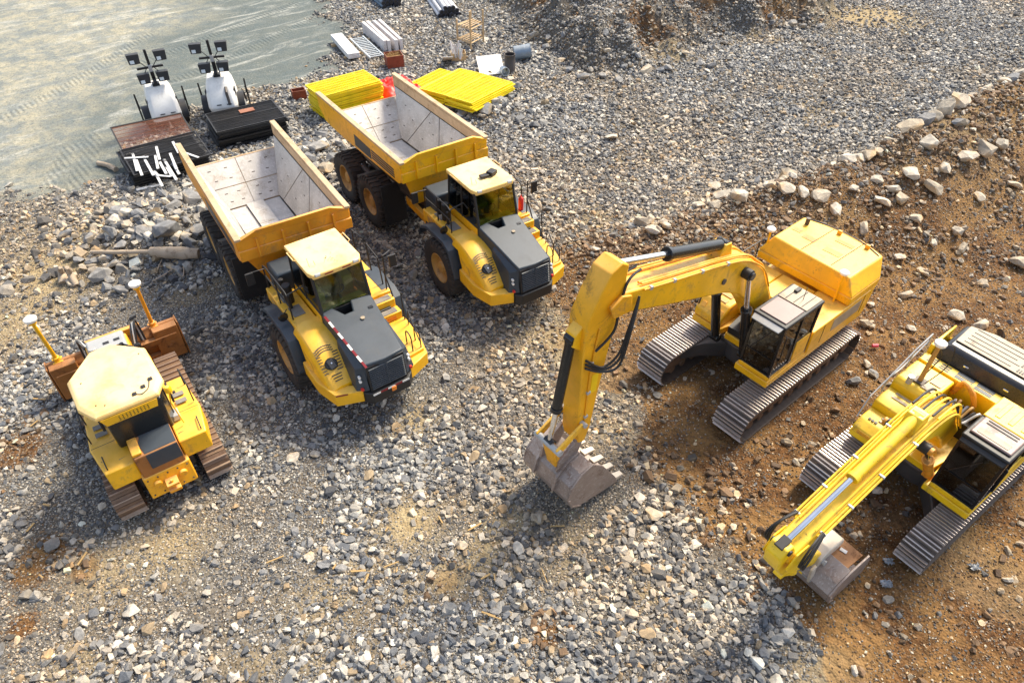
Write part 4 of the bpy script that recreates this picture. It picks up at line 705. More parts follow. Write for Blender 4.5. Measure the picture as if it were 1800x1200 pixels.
# ------------------------------------------------------------------ excavator with raised boom
def excavator_one():
    T = thing('excavator', 'yellow excavator with raised arched boom and toothed bucket resting on gravel', 'excavator', (E1_P[0], E1_P[1], 0), E1_P[2])
    for s in (-1, 1): crawler(T, s * 1.28, 2.62, .44, .84, .205, 'track_steel', 'track_brown')
    g = G(); g.cyl((0, 0, .55), (0, 0, 1.12), .82, n=32); g.cyl((0, 0, 1.12), (0, 0, 1.22), .95, n=32)
    for sx in (-1, 1):
        for s in (-1, 1): g.loft([[(sx * .1, s * .3, .5), (sx * .75, s * .3, .5), (sx * .75, s * .3, 1.05), (sx * .1, s * .3, 1.05)], [(sx * .75, s * .75, .52), (sx * 1.25, s * .72, .52), (sx * 1.2, s * .72, .98), (sx * .7, s * .75, 1.0)], [(sx * 1.2, s * 1.1, .40), (sx * 1.75, s * 1.1, .40), (sx * 1.7, s * 1.1, .80), (sx * 1.15, s * 1.1, .82)]])
    g.ob('undercarriage', 'dark_steel', T, .03, 45)
    g = G(); g.prismz([(1.62, .48), (1.62, 1.42), (-2.75, 1.42), (-2.75, -1.42), (.95, -1.42), (.95, -.55), (.4, -.42), (.9, -.38), (.9, .38), (.4, .45)], 1.225, 1.42); g.ob('upper_frame', 'yellow', T, .02)
    exc_cab(T, .02, 1.58, .54, 1.40, 1.425, 3.12, 'yellow', 'black', 1)
    # body sides, tanks, hood, counterweight
    g = G(); g.prismz([(-.02, .54), (-.02, 1.43), (-2.74, 1.43), (-2.74, .54)], 1.425, lambda x, y: 2.12); lb = g.ob('side_body', 'yellow', T, .025)
    g = G(); g.hexa([(-1.0, 1.431, 1.62), (-2.35, 1.431, 1.62), (-2.35, 1.431, 2.0), (-1.0, 1.431, 2.0)], [(-1.0, 1.437, 1.62), (-2.35, 1.437, 1.62), (-2.35, 1.437, 2.0), (-1.0, 1.437, 2.0)]); g.ob('side_decal', 'hood_cream', lb)
    for x in (-.55, -2.45): g = G(); g.rng(x - .006, x + .006, 1.432, 1.438, 1.5, 2.08); g.ob('panel_seam', 'black', lb)
    g = G(); g.prismz([(.02, -1.43), (.02, -.50), (-1.55, -.50), (-1.55, -1.43)], 1.425, 2.10); g.ob('fuel_tank', 'yellow', T, .04)
    g = G(); g.prism([(.03, 1.425), (.93, 1.425), (.93, 1.66), (.62, 1.98), (.03, 2.05)], -1.42, -.58); tb = g.ob('tool_box', 'yellow', T, .05)
    for x in (.30, .52): g = G(); g.box((x, -1.0, 2.025 if x < .4 else 1.995), (.12, .5, .03), (0, .06, 0)); g.ob('step_pad', 'rim', tb, .005)
    for y in (-1.25, -.98, -.72): g = G(); g.box((.80, y, 1.80), (.14, .14, .03), (0, .8, 0)); g.ob('step_tread', 'yellow_worn', tb, .005)
    g = G(); g.prismz([(-.45, -.48), (-.45, .52), (-1.56, .52), (-1.56, -.48)], 1.425, 2.09); g.ob('centre_deck', 'yellow', T, .02)
    g = G(); g.prismz([(-.02, -.48), (.85, -.36), (.85, .36), (-.02, .5), (-.44, .5), (-.44, -.48)], 1.425, 1.62); g.ob('swing_motor_bay', 'black', T)
    for k in range(5): pipe(T, [(-.35, -.3 + k * .15, 1.7), (-.05, -.25 + k * .14, 2.2), (.15, -.2 + k * .1, 2.35), (.35, -.16 + k * .08, 2.7)], .028, 'black' if k % 2 else 'silver', T, 'hose')
    top = [(-1.80, -1.18), (-1.66, 1.16), (-3.22, 1.20), (-3.46, .5), (-3.48, -.5), (-3.28, -1.20)]; low = [(-1.60, -1.42), (-1.57, 1.428), (-3.0, 1.428), (-3.50, .75), (-3.50, -.75), (-3.0, -1.42)]
    g = G(); g.hexa([(x, y, 2.14) for x, y in low], [(x, y, 2.14 + .25) for x, y in low]); g.hexa([(x, y, 2.391) for x, y in low], [(x, y, 2.86) for x, y in top]); hd = g.ob('engine_hood', 'yellow', T, .035)
    for (x, y, a, b, m) in ((-2.55, -.95, .26, .18, 'vent_brown'), (-2.45, -.5, .38, .22, 'vent_brown'), (-2.95, .25, .5, .16, 'vent_brown'), (-2.35, .25, .48, .22, 'vent_brown')): g = G(); g.box((x, y, 2.863), (b, a, .012)); g.ob('hood_vent', m, hd, .003)
    for y in (-.35, .55): g = G(); g.tube([(-1.8, y, 2.868), (-3.35, y + .03, 2.868)], .008, 5); g.ob('hood_seam', 'black', hd)
    g = G(); g.tube(bez([(-3.25, -1.12, 2.87), (-3.40, -.4, 2.88), (-3.36, .5, 2.88), (-3.12, 1.13, 2.87)], 6), .014, 6); g.ob('hood_cable', 'black', hd)
    g = G(); g.cyl((-3.0, -.95, 2.80), (-3.0, -.95, 3.06), .06, n=12); g.ob('exhaust_stack', 'dark_steel', hd)
    for x, y in ((-3.25, -.1), (-3.2, .75)): g = G(); g.box((x, y, 2.92), (.08, .12, .12)); g.ob('lifting_eye', 'yellow_worn', hd, .02)
    for y in (.0, -.9): g = G(); g.box((-1.69, y, 2.55), (.03, .25, .06)); g.ob('hood_latch', 'black', hd, .01)
    g = G(); g.hexa([(-2.76, -1.42, 1.25), (-2.76, 1.42, 1.25), (-3.15, 1.32, 1.25), (-3.45, .7, 1.25), (-3.45, -.7, 1.25), (-3.15, -1.32, 1.25)], [(-2.76, -1.43, 2.13), (-2.76, 1.43, 2.13), (-3.12, 1.38, 2.13), (-3.53, .75, 2.13), (-3.53, -.75, 2.13), (-3.12, -1.38, 2.13)]); g.ob('counterweight', 'yellow', T, .06)
    gnss(T, -1.72, -1.28, 2.1, 3.02); gnss(T, -1.50, 1.05, 2.12, 3.0)
    for p in ([(-.1, -1.36, 2.1), (-.1, -1.36, 2.75), (-1.45, -1.36, 2.75), (-1.45, -1.36, 2.1)], [(-.75, -1.36, 2.1), (-.75, -1.36, 2.75)], [(.85, -1.38, 1.7), (.6, -1.38, 2.6), (-.1, -1.36, 2.75)]): pipe(T, p, .018, 'black', T, 'hand_rail', curve=False)
    # boom, arm, cylinders
    bp = [(.02, 1.75), (.42, 1.72), (.75, 2.2), (1.18, 2.82), (1.65, 3.36), (2.1, 3.72), (2.69, 4.06), (3.36, 4.30), (4.62, 4.75), (5.96, 5.26), (6.34, 5.40), (6.42, 5.58), (6.06, 5.78), (4.62, 5.42), (3.29, 5.10), (2.5, 4.88), (1.9, 4.62), (1.21, 4.02), (.70, 3.2), (.30, 2.55), (-.12, 2.05)]
    ub = lambda x: float(np.interp(x, [-.12, .30, .70, 1.21, 1.9, 2.5, 3.29, 4.62, 6.06], [2.05, 2.55, 3.2, 4.02, 4.62, 4.88, 5.10, 5.42, 5.78]))
    bm_ = beam(T, 'boom', bp, .30, 'yellow', .035)
    for s in (-1, 1):
        g = G(); g.cyl((2.10, s * .301, 4.36), (2.10, s * .50, 4.36), .13, n=18); g.ob('pin_boss', 'black', bm_, .01); g = G(); g.cyl((2.85, s * .301, 4.46), (2.85, s * .335, 4.46), .07, n=14); g.ob('bolt_cover', 'dark_steel', bm_, .006)
        hyd(T, (1.25, s * .44, 1.45), (2.10, s * .43, 4.36), .60, .115, .062)
        g = G(); g.prism([(5.9, 5.30), (6.38, 5.36), (6.48, 5.62), (6.2, 5.80), (5.95, 5.7)], s * .305, s * .36); g.ob('tip_plate', 'yellow_worn', bm_, .02)
    g = G(); g.prism([(2.5, 4.82), (3.05, 5.0), (2.85, 5.32), (2.65, 5.30)], -.16, .16); g.ob('cylinder_bracket', 'yellow', bm_, .02)
    hyd(T, (2.75, 0, 5.22), (6.16, 0, 6.30), .56, .125, .068)
    for k, (y, off) in enumerate(((-.24, .06), (-.17, .05), (.17, .05), (.24, .06))): pipe(T, [(x, y, ub(x) + off) for x in (.4, .8, 1.2, 1.6, 2.0, 2.6, 3.4, 4.5, 5.6)], .024, 'yellow_worn', bm_)
    for s in (-1, 1):
        pipe(T, [(x, s * .33, ub(x) - .03) for x in (.8, 1.2, 1.7, 2.3, 3.2, 4.4, 5.6)], .022, 'yellow_worn', bm_)
        for x in (2.9, 3.8, 4.7, 5.4): g = G(); g.box((x, s * .325, ub(x) - .03), (.08, .07, .08), (0, -.27, 0)); g.ob('pipe_clamp', 'silver', bm_, .01)
    for k in range(4): pipe(T, [(5.6, -.18 + k * .12, 6.02), (6.0, -.26 + k * .17, 5.98), (6.2, -.30 + k * .20, 5.5), (6.3, -.31 + k * .21, 5.0), (6.7, -.29 + k * .19, 4.7)], .027, 'black', T, 'hose')
    for k in range(3): pipe(T, [(5.75, .36, 5.58 - k * .06), (6.02, .44 + k * .03, 5.0), (6.22, .44 + k * .03, 4.45 - k * .12), (6.55, .36, 4.25 - k * .06), (6.93, .28, 4.6 - k * .1)], .026, 'black', T, 'hose')
    ap = [(6.00, 6.34), (6.18, 6.46), (6.45, 6.34), (6.68, 5.98), (6.93, 5.48), (6.96, 4.9), (6.95, 3.5), (6.92, 2.4), (6.86, 2.10), (6.68, 2.05), (6.56, 2.4), (6.42, 3.5), (6.28, 4.4), (6.18, 5.0), (6.04, 5.45), (6.02, 5.9)]
    ar = beam(T, 'arm', ap, .235, 'yellow_sooty', .03)
    g = G(); g.hexa([(6.52, .237, 3.5), (6.68, .237, 3.5), (6.66, .237, 4.0), (6.48, .237, 4.0)], [(6.52, .241, 3.5), (6.68, .241, 3.5), (6.66, .241, 4.0), (6.48, .241, 4.0)]); g.ob('arm_decal', 'yellow_lemon', ar)
    for s in (-1, 1):
        pipe(T, [(6.62, s * .255, 5.2), (6.74, s * .255, 4.2), (6.76, s * .255, 3.0), (6.78, s * .255, 2.55)], .02, 'yellow_worn', ar)
        for z in (4.4, 3.6, 2.9): g = G(); g.box((6.75, s * .255, z), (.09, .06, .07)); g.ob('pipe_clamp', 'silver', ar, .01)
    g = G(); g.prism([(6.85, 5.4), (7.10, 5.2), (7.16, 4.95), (6.90, 4.7)], -.13, .13); g.ob('cylinder_bracket', 'yellow', ar, .02)
    hyd(T, (7.08, 0, 5.05), (7.48, 0, 2.44), .68, .105, .058)
    for y in (-.30, .30): g = G(); g.prism([(6.78, 2.72), (6.90, 2.82), (7.58, 2.48), (7.56, 2.34), (7.46, 2.32)], y - .03, y + .03); g.ob('bucket_link', 'yellow', T, .015)
    g = G(); g.prism([(7.44, 2.46), (7.58, 2.44), (7.40, 1.62), (7.22, 1.62)], -.14, .14); g.ob('tipping_link', 'yellow_worn', T, .02)
    for x_, z_, r_ in ((7.52, 2.41, .075), (6.84, 2.76, .055)): g = G(); g.cyl((x_, -.38, z_), (x_, .38, z_), r_, n=16); g.ob('link_pin', 'silver', T)
    bk = bucket(T, [(6.78, 1.72), (7.10, 1.63), (7.38, 1.36), (7.46, 1.02), (7.36, .70), (7.08, .50), (6.5, .40), (5.85, .32)], [(5.95, .58), (6.45, 1.40)], .70, 'bucket_steel', 5, .05, [(6.62, 2.18), (6.80, 2.24), (7.34, 1.80), (7.40, 1.50), (7.2, 1.52), (6.85, 1.64)])
    for y in (-.32, .32): g = G(); g.loft([[(x - nx_ * .02, y - .03, z - nz_ * .02), (x + nx_ * .09, y - .03, z + nz_ * .09), (x + nx_ * .09, y + .03, z + nz_ * .09), (x - nx_ * .02, y + .03, z - nz_ * .02)] for x, z, nx_, nz_ in ((6.80, 1.70, .2, 1), (7.10, 1.63, .4, .9), (7.38, 1.36, .85, .5), (7.46, 1.02, 1, 0))]); g.ob('bucket_rib', 'bucket_steel', bk, .008)
    bk.location.y = -.10
    g = G(); g.cyl((6.76, -.31, 2.10), (6.76, .31, 2.10), .07, n=14); g.ob('bucket_pin', 'silver', bk)
    return T
excavator_one()
# ------------------------------------------------------------------ excavator with lowered boom and folded arm
def excavator_two():
    T = thing('excavator', 'yellow excavator with black rear engine cover and low boom folded over its bucket', 'excavator', (E2_P[0], E2_P[1], 0), E2_P[2])
    for s in (-1, 1): crawler(T, s * 1.20, 2.42, .42, .62, .19, 'track_steel', 'track_brown')
    g = G(); g.cyl((0, 0, .5), (0, 0, 1.02), .75, n=32); g.cyl((0, 0, 1.02), (0, 0, 1.12), .88, n=32)
    for sx in (-1, 1):
        for s in (-1, 1): g.loft([[(sx * .1, s * .3, .5), (sx * .7, s * .3, .5), (sx * .7, s * .3, .98), (sx * .1, s * .3, .98)], [(sx * .7, s * .7, .5), (sx * 1.15, s * .68, .5), (sx * 1.1, s * .68, .9), (sx * .65, s * .7, .92)], [(sx * 1.1, s * 1.08, .38), (sx * 1.6, s * 1.08, .38), (sx * 1.55, s * 1.08, .76), (sx * 1.05, s * 1.08, .78)]])
    g.ob('undercarriage', 'dark_steel', T, .03, 45)
    g = G(); g.prismz([(1.30, .46), (1.30, 1.45), (-2.4, 1.42), (-2.4, -1.42), (1.22, -1.38), (1.22, -.52), (.4, -.40), (.85, -.36), (.85, .36), (.4, .42)], 1.125, 1.30); g.ob('upper_frame', 'yellow_lemon', T, .02)
    exc_cab(T, -.30, 1.26, .54, 1.44, 1.305, 2.98, 'yellow_lemon', 'black', 2)
    g = G(); g.prismz([(-.33, .54), (-.33, 1.43), (-2.38, 1.43), (-2.38, .54)], 1.305, 2.15); g.ob('side_body', 'yellow_lemon', T, .025)
    # right-hand side: stepped boxes rising to the rear
    g = G(); g.prism([(.60, 1.305), (1.24, 1.305), (1.26, 1.46), (1.05, 1.62), (.60, 1.66)], -1.36, -.62); tb = g.ob('tool_box', 'yellow_lemon', T, .04)
    for k in range(3): g = G(); g.rng(1.245, 1.262, -1.22 + .0, -.80, 1.33 + k * .045, 1.355 + k * .045); g.ob('front_vent', 'yellow_worn', tb)
    for k in range(3): g = G(); g.rng(.94, 1.0, -1.20 + k * .075, -1.14 + k * .075, 1.640, 1.655); g.ob('grip_slot', 'black', tb)
    for x in (.75, .86): g = G(); g.box((x, -.86, 1.655), (.06, .3, .014)); g.ob('step_pad', 'hood_cream', tb)
    g = G(); g.prism([(.02, 1.305), (.595, 1.305), (.595, 1.86), (.40, 1.93), (.02, 1.95)], -1.38, -.58); mb = g.ob('battery_box', 'yellow_lemon', T, .03)
    for x in (.12, .28): g = G(); g.box((x, -.95, 1.948), (.07, .45, .014)); g.ob('step_pad', 'hood_cream', mb)
    g = G(); g.prism([(-.92, 1.305), (.015, 1.305), (.015, 2.12), (-.10, 2.24), (-.92, 2.26)], -1.40, -.48); ft = g.ob('fuel_tank', 'yellow_lemon', T, .04)
    for x, y in ((-.25, -.75), (-.55, -.7)): g = G(); g.box((x, y, 2.262), (.2, .26, .014)); g.ob('deck_pad', 'hood_cream', ft)
    g = G(); g.cyl((-.12, -1.12, 2.2), (-.12, -1.12, 2.40), .07, n=14); g.ob('filler_neck', 'silver', ft)
    g = G(); g.cyl((-.30, -.98, 2.25), (-.30, -.98, 3.35), .055, .045, n=12); ms = g.ob('receiver_mast', 'rim', T); g = G(); g.rng(-.42, -.18, -1.10, -.86, 2.255, 2.29); g.ob('mast_foot', 'dark_steel', ms); g = G(); g.lathe([(0, 0), (.10, 0), (.13, .03), (.13, .09), (.09, .12), (0, .125)], (-.30, -.98, 3.35), 20, 'z'); g.ob('receiver_dome', 'white', ms)
    for p in ([(-.45, -1.0, 2.3), (-.55, -.9, 2.9), (-.42, -.95, 3.2)], [(-.25, -.85, 2.3), (-.5, -.7, 2.8), (-.55, -.75, 3.3), (-.35, -.9, 3.4)]): pipe(T, p, .012, 'black', ms, 'mast_cable')
    for p in ([(1.1, -1.40, 1.6), (.85, -1.42, 2.1), (.25, -1.42, 2.35), (-.5, -1.42, 2.75), (-1.1, -1.42, 2.95), (-1.15, -1.40, 2.2)], [(.25, -1.42, 2.35), (-.2, -1.42, 2.35), (-1.1, -1.42, 2.75)], [(-.5, -1.42, 2.25), (-.5, -1.42, 2.75)], [(.3, -1.41, 1.92), (.3, -1.42, 2.33)]): pipe(T, p, .018, 'silver', T, 'hand_rail', curve=False)
    g = G(); g.prismz([(-.95, -1.40), (-.95, .50), (-1.28, .50), (-1.28, -1.40)], 1.305, 2.30); sv_ = g.ob('service_deck', 'yellow_lemon', T, .02)
    for y in (-1.15, -.85): 
        for k in range(3): g = G(); g.rng(-1.22 + k * .08, -1.17 + k * .08, y - .11, y + .11, 2.296, 2.307); g.ob('vent_slot', 'black', sv_)
    for y in (-.40, .05): 
        for x in (-1.20, -1.06): g = G(); g.rng(x - .055, x + .055, y - .19, y + .19, 2.296, 2.310); g.ob('grille_panel', 'slate', sv_)
    g = G(); g.prismz([(-.45, -.45), (-.45, .52), (-.94, .52), (-.94, -.45)], 1.305, 1.75); g.ob('valve_bay', 'black', T)
    for k in range(8): pipe(T, [(-.85 + .05 * (k % 2), -.35 + k * .1, 1.7), (-.6, -.32 + k * .09, 2.05 + .05 * (k % 3)), (-.25, -.22 + k * .06, 1.95), (.1, -.2 + k * .05, 2.2)], .03, ('black', 'silver', 'rim')[k % 3], T, 'hose')
    g = G(); g.tube(bez([(-.90, -.42, 2.0), (-.80, -.3, 2.45), (-.72, -.05, 2.40), (-.80, .1, 2.05)], 6), .06, 10); g.ob('valve_manifold', 'yellow_orange', T)
    # rear cover: dark moulded front, cream top
    g = G(); g.hexa([(-1.30, -1.30, 2.15), (-1.30, 1.42, 2.15), (-2.55, 1.42, 2.15), (-2.78, .7, 2.15), (-2.78, -.7, 2.15), (-2.55, -1.36, 2.15)], [(-1.44, -1.16, 2.66), (-1.44, 1.34, 2.66), (-2.45, 1.32, 2.70), (-2.62, .65, 2.70), (-2.62, -.65, 2.70), (-2.45, -1.22, 2.70)]); hd = g.ob('engine_hood', 'hood_black', T, .09)
    g = G(); g.prismz([(-1.68, -1.08), (-1.68, 1.28), (-2.42, 1.26), (-2.56, .6), (-2.56, -.6), (-2.40, -1.12)], lambda x, y: 2.675 - (x + 1.44) * .038, lambda x, y: 2.70 - (x + 1.44) * .038); g.ob('hood_top', 'hood_cream', hd, .012)
    for k in range(5): x = -1.80 - k * .15; g = G(); g.rng(x - .009, x + .009, -.95, .1 + .12 * (k % 2), 2.712 + k * .006, 2.722 + k * .006); g.ob('hood_groove', 'black', hd)
    for k in range(2):
        for j in range(6): g = G(); g.rng(-1.80 - k * .22 - .06, -1.80 - k * .22 + .06, .25 + j * .055, .28 + j * .055, 2.714 + k * .008, 2.726 + k * .008); g.ob('hood_slot', 'black', hd)
    for y in (-.55, .35): g = G(); g.box((-1.37, y, 2.42), (.05, .12, .05)); g.ob('hood_latch', 'chrome', hd, .01)
    g = G(); g.prismz([(-1.36, -1.43), (-1.36, -1.33), (-2.50, -1.40), (-2.50, -1.44)], 1.305, 2.5); g.ob('rear_side_panel', 'yellow_lemon', T, .02)
    g = G(); g.hexa([(-2.41, -1.42, 1.15), (-2.41, 1.42, 1.15), (-2.7, 1.3, 1.15), (-2.92, .6, 1.15), (-2.92, -.6, 1.15), (-2.7, -1.3, 1.15)], [(-2.41, -1.43, 2.14), (-2.41, 1.43, 2.14), (-2.68, 1.34, 2.14), (-2.95, .6, 2.14), (-2.95, -.6, 2.14), (-2.68, -1.34, 2.14)]); g.ob('counterweight', 'yellow_lemon', T, .06)
    # boom
    bp = [(.05, 1.58), (.42, 1.55), (.85, 2.15), (1.45, 2.72), (2.1, 2.98), (2.9, 3.02), (4.4, 2.66), (5.62, 2.34), (5.92, 2.32), (6.03, 2.48), (5.92, 2.68), (4.5, 3.12), (3.1, 3.56), (2.4, 3.70), (1.75, 3.66), (1.15, 3.30), (.55, 2.55), (-.08, 1.86)]
    bm_ = beam(T, 'boom', bp, .225, 'yellow_lemon', .035)
    for s in (-1, 1):
        hyd(T, (1.02, s * .40, 1.32), (2.45, s * .40, 3.22), .62, .10, .055, 'yellow_orange'); g = G(); g.cyl((2.45, s * .226, 3.22), (2.45, s * .44, 3.22), .11, n=16); g.ob('pin_boss', 'black', bm_, .01)
    hyd(T, (2.62, 0, 3.92), (6.10, 0, 2.86), .50, .105, .056, 'yellow_lemon'); g = G(); g.prism([(2.35, 3.66), (2.9, 3.60), (2.75, 4.0), (2.5, 4.02)], -.15, .15); g.ob('cylinder_bracket', 'yellow_lemon', bm_, .02)
    up = lambda x: float(np.interp(x, [-.1, .55, 1.15, 1.75, 2.4, 3.1, 4.5, 5.92], [1.86, 2.55, 3.30, 3.66, 3.70, 3.56, 3.12, 2.68]))
    for y in (-.30, -.245, .245, .30, .17, -.17): pipe(T, [(x, y, up(x) + (.06 if abs(y) < .2 else -.03)) for x in (.35, .9, 1.4, 1.9, 2.5, 3.2, 4.0, 4.9, 5.4)], .022, 'yellow_lemon', bm_)
    for x in (2.9, 3.8, 4.6, 5.3):
        for s in (-1, 1): g = G(); g.box((x, s * .272, up(x) - .03), (.045, .115, .07), (0, .3, 0)); g.ob('pipe_clamp', 'alu', bm_, .01)
    for k in range(6): pipe(T, [(.75, -.25 + k * .1, 2.85), (1.2, -.25 + k * .1, 3.48), (1.75, -.24 + k * .1, 3.86), (2.35, -.24 + k * .1, 3.88)], .024, 'yellow_lemon' if k % 2 else 'black', bm_, 'hose')
    for s in (-1, 1):
        for k in range(3): pipe(T, [(5.3, s * (.26 + .02 * k), up(5.3)), (5.75, s * (.33 + .04 * k), 2.85 - .1 * k), (5.85, s * (.33 + .04 * k), 2.4), (5.5, s * (.25 + .03 * k), 2.0)], .022, 'black', T, 'hose')
    # arm folded back under the boom
    ap = [(6.18, 2.98), (6.30, 2.78), (6.22, 2.38), (5.88, 1.85), (4.55, .80), (4.28, .72), (4.18, .94), (4.9, 1.55), (5.62, 2.30), (5.98, 2.94)]
    ar = beam(T, 'arm', ap, .165, 'yellow_lemon', .03)
    g = G(); g.box((6.10, 0, 2.975), (.26, .17, .05), (0, .25, 0)); g.cyl((6.10, -.2, 2.86), (6.10, .2, 2.86), .06, n=14); g.ob('arm_fork_pin_gap', 'black', ar, .01)  # pin, plus a black block that paints the shaded gap of the fork
    for s in (-1, 1): g = G(); g.prism([(5.55, 2.25), (6.0, 2.22), (6.14, 2.46), (5.95, 2.74), (5.6, 2.75)], s * .228, s * .265); g.ob('tip_plate', 'yellow_lemon', bm_, .02)
    hyd(T, (5.55, 0, 1.38), (4.50, 0, .42), .6, .085, .045, 'yellow_lemon')
    for y in (-.26, .26): g = G(); g.prism([(4.62, 1.05), (4.75, 1.0), (4.58, .36), (4.42, .36)], y - .03, y + .03); g.ob('bucket_link', 'tooth_steel', T, .012)
    for x_, z_ in ((4.50, .42), (4.28, .84)): g = G(); g.cyl((x_, -.31, z_), (x_, .31, z_), .06, n=14); g.ob('link_pin', 'silver', T)
    g = G(); g.prism([(4.40, .98), (4.12, 1.10), (3.62, 1.02), (3.58, .86), (4.0, .66), (4.42, .62)], -.24, .24); g.ob('quick_hitch', 'tooth_steel', T, .03)
    bk = bucket(T, [(4.02, .86), (4.38, .70), (4.56, .46), (4.52, .20), (4.30, .05), (3.85, .03), (3.25, .05)], [(3.22, .50), (3.42, .86)], .56, 'bucket_steel', 2, .04, None)
    for o in list(bk.children):
        if o.name.startswith('bucket_tooth'): bpy.data.objects.remove(o)
    bk.location.y = .14
    g = G(); g.hexa([(3.42, -.49, .70), (3.42, .49, .70), (4.0, .49, .78), (4.0, -.49, .78)], [(3.42, -.49, .74), (3.42, .49, .74), (4.0, .49, .82), (4.0, -.49, .82)]); g.ob('bucket_back', 'rust', bk, .006)
    g = G(); g.box((3.70, .2, .80), (.09, .14, .012), (0, -.13, .2)); g.ob('bucket_tag', 'white', bk)
    return T
excavator_two()

# ------------------------------------------------------------------ bulldozer
def bulldozer():
    T = thing('bulldozer', 'yellow bulldozer with cream roof and two white receivers on blade masts', 'bulldozer', (DZ_P[0], DZ_P[1], 0), DZ_P[2])
    for s in (-1, 1): crawler(T, s * .97, 2.12, .42, .56, .20, 'track_brown', 'track_brown', 1, 'polished_brown', x0=.34)
    g = G(); g.rng(-1.45, 2.3, -.62, .62, .55, 1.25); g.ob('main_frame', 'dark_steel', T, .03)
    for s in (-1, 1):
        g = G(); g.prismz([(-1.72, s * .46), (.22, s * .46), (.22, s * 1.08), (-.9, s * 1.18), (-1.72, s * 1.06)], 1.12, lambda x, y: 1.66 + .10 * min(1, max(0, (x + 1.2) * 2))); fd = g.ob('fender', 'yellow', T, .03)
        g = G(); g.tube([(-1.62, s * .98, 1.68), (-1.62, s * .98, 1.74), (-1.25, s * 1.0, 1.74), (-1.25, s * 1.0, 1.70)], .014, 6); g.ob('grab_handle', 'black', fd)
        g = G(); g.box((-1.45, s * .62, 1.668), (.025, .22, .012), (0, 0, .2)); g.ob('fender_mark', 'red' if s < 0 else 'rim', fd)
        g = G(); g.cyl((-.25, s * .80, 1.75), (-.25, s * .80, 1.80), .035, n=10); g.ob('filler_cap', 'black', fd)
    for s in (-1, 1):
        g = G(); g.rng(-.95, -.94, s * .50, s * 1.14, 1.762, 1.766); g.ob('panel_seam', 'black', T); g = G(); g.tube([(-.1, s * 1.08, 1.75), (-.1, s * 1.08, 2.25), (-.75, s * 1.1, 2.25), (-.75, s * 1.1, 1.75)], .016, 6); g.ob('hand_rail', 'black', T)
        for x in (-.35, -.6): g = G(); g.box((x, s * .86, 1.768), (.14, .24, .012)); g.ob('step_pad', 'pad', T)
        g = G(); g.box((-.98, s * .72, 2.45), (.10, .05, .55)); g.ob('cab_side_grille', 'black', T, .01)
    g = G(); g.prismz([(-1.86, -.44), (-.98, -.44), (-.98, .455), (-1.86, .455)], 1.15, lambda x, y: 1.86 + .10 * (x + 1.86)); tk = g.ob('rear_tank', 'rust', T, .03)
    g = G(); g.prismz([(-1.83, -.43), (-1.02, -.43), (-1.02, .16), (-1.15, .25), (-1.35, .20), (-1.5, .27), (-1.83, .22)], lambda x, y: 1.862 + .10 * (x + 1.86), lambda x, y: 1.872 + .10 * (x + 1.86)); g.ob('tank_mat', 'slate', tk, .003); g = G(); g.rng(-1.862, -1.872, -.43, .22, 1.40, 1.845); g.ob('tank_mat', 'slate', tk, .003)
    g = G(); g.prismz([(-1.82, .26), (-1.30, .26), (-1.30, .45), (-1.82, .45)], 1.868, 1.95); g.ob('tank_step', 'yellow_worn', tk, .02)
    for x, y, m in ((-1.0, -.62, 'silver'), (-1.05, .52, 'black')): g = G(); g.box((x, y, 1.80), (.25, .2, .16)); g.ob('rear_lamp', m, T, .02)
    g = G(); g.cyl((-1.18, .33, 1.9), (-1.18, .33, 2.0), .04, n=12); g.ob('fuel_cap', 'chrome', tk)
    g = G(); g.hexa([(-1.98, -.5, .62), (-1.98, .5, .62), (-1.5, .5, .62), (-1.5, -.5, .62)], [(-1.88, -.5, 1.22), (-1.88, .5, 1.22), (-1.5, .5, 1.24), (-1.5, -.5, 1.24)]); hp = g.ob('hitch_plate', 'yellow_worn', T, .03)
    for y in (-.28, .26): g = G(); g.cyl((-1.92, y, 1.0), (-2.0, y, .99), .085, n=18); g.ob('cover_disc', 'yellow_worn', hp, .01)
    g = G(); g.rng(-2.16, -1.9, -.13, .13, .74, .82); g.rng(-2.16, -1.9, -.13, .13, .92, .99); g.cyl((-2.07, 0, .7), (-2.07, 0, 1.06), .035, n=10); g.ob('tow_hitch', 'yellow_orange', hp, .012)
    for k in range(10): g = G(); y = -.42 + (k % 5) * .21; z = .72 if k < 5 else 1.14; g.cyl((-1.97 + (z - .62) * .166, y, z), (-2.0 + (z - .62) * .166, y, z), .018, n=8); g.ob('bolt', 'dark_steel', hp)
    # cab
    g = G(); g.prismz([(-1.0, -.66), (-1.0, .66), (.20, .66), (.75, .28), (.75, -.28), (.20, -.66)], 1.3, 1.78); cb = g.ob('cab', 'yellow', T, .02)
    ring = [(-.98, -.60), (-.98, .60), (.18, .60), (.66, .26), (.66, -.26), (.18, -.60)]
    g = G()
    for x, y in ring: g.cyl((x, y, 1.76), (x * .96, y, 2.95), .045, n=8)
    for z in (1.80, 2.90):
        for i in range(6): g.cyl((*ring[i], z), (*ring[(i + 1) % 6], z), .035, n=8)
    g.ob('cab_frame', 'black_gloss', cb)
    for i in range(6):
        a, b = Vector((*ring[i], 1.82)), Vector((*ring[(i + 1) % 6], 1.82)); g = G(); dv = Vector((0, 0, 1.08)); nn = (b - a).cross(dv).normalized() * .006; g.hexa([a, b, b + dv, a + dv], [a + nn, b + nn, b + dv + nn, a + dv + nn]); g.ob('cab_window', 'glass_dark', cb)
    g = G(); g.rng(-.6, -.1, -.24, .24, 1.78, 2.15); g.box((-.6, 0, 2.45), (.14, .48, .7), (0, -.15, 0)); g.ob('seat', 'seat_fabric', cb, .05)
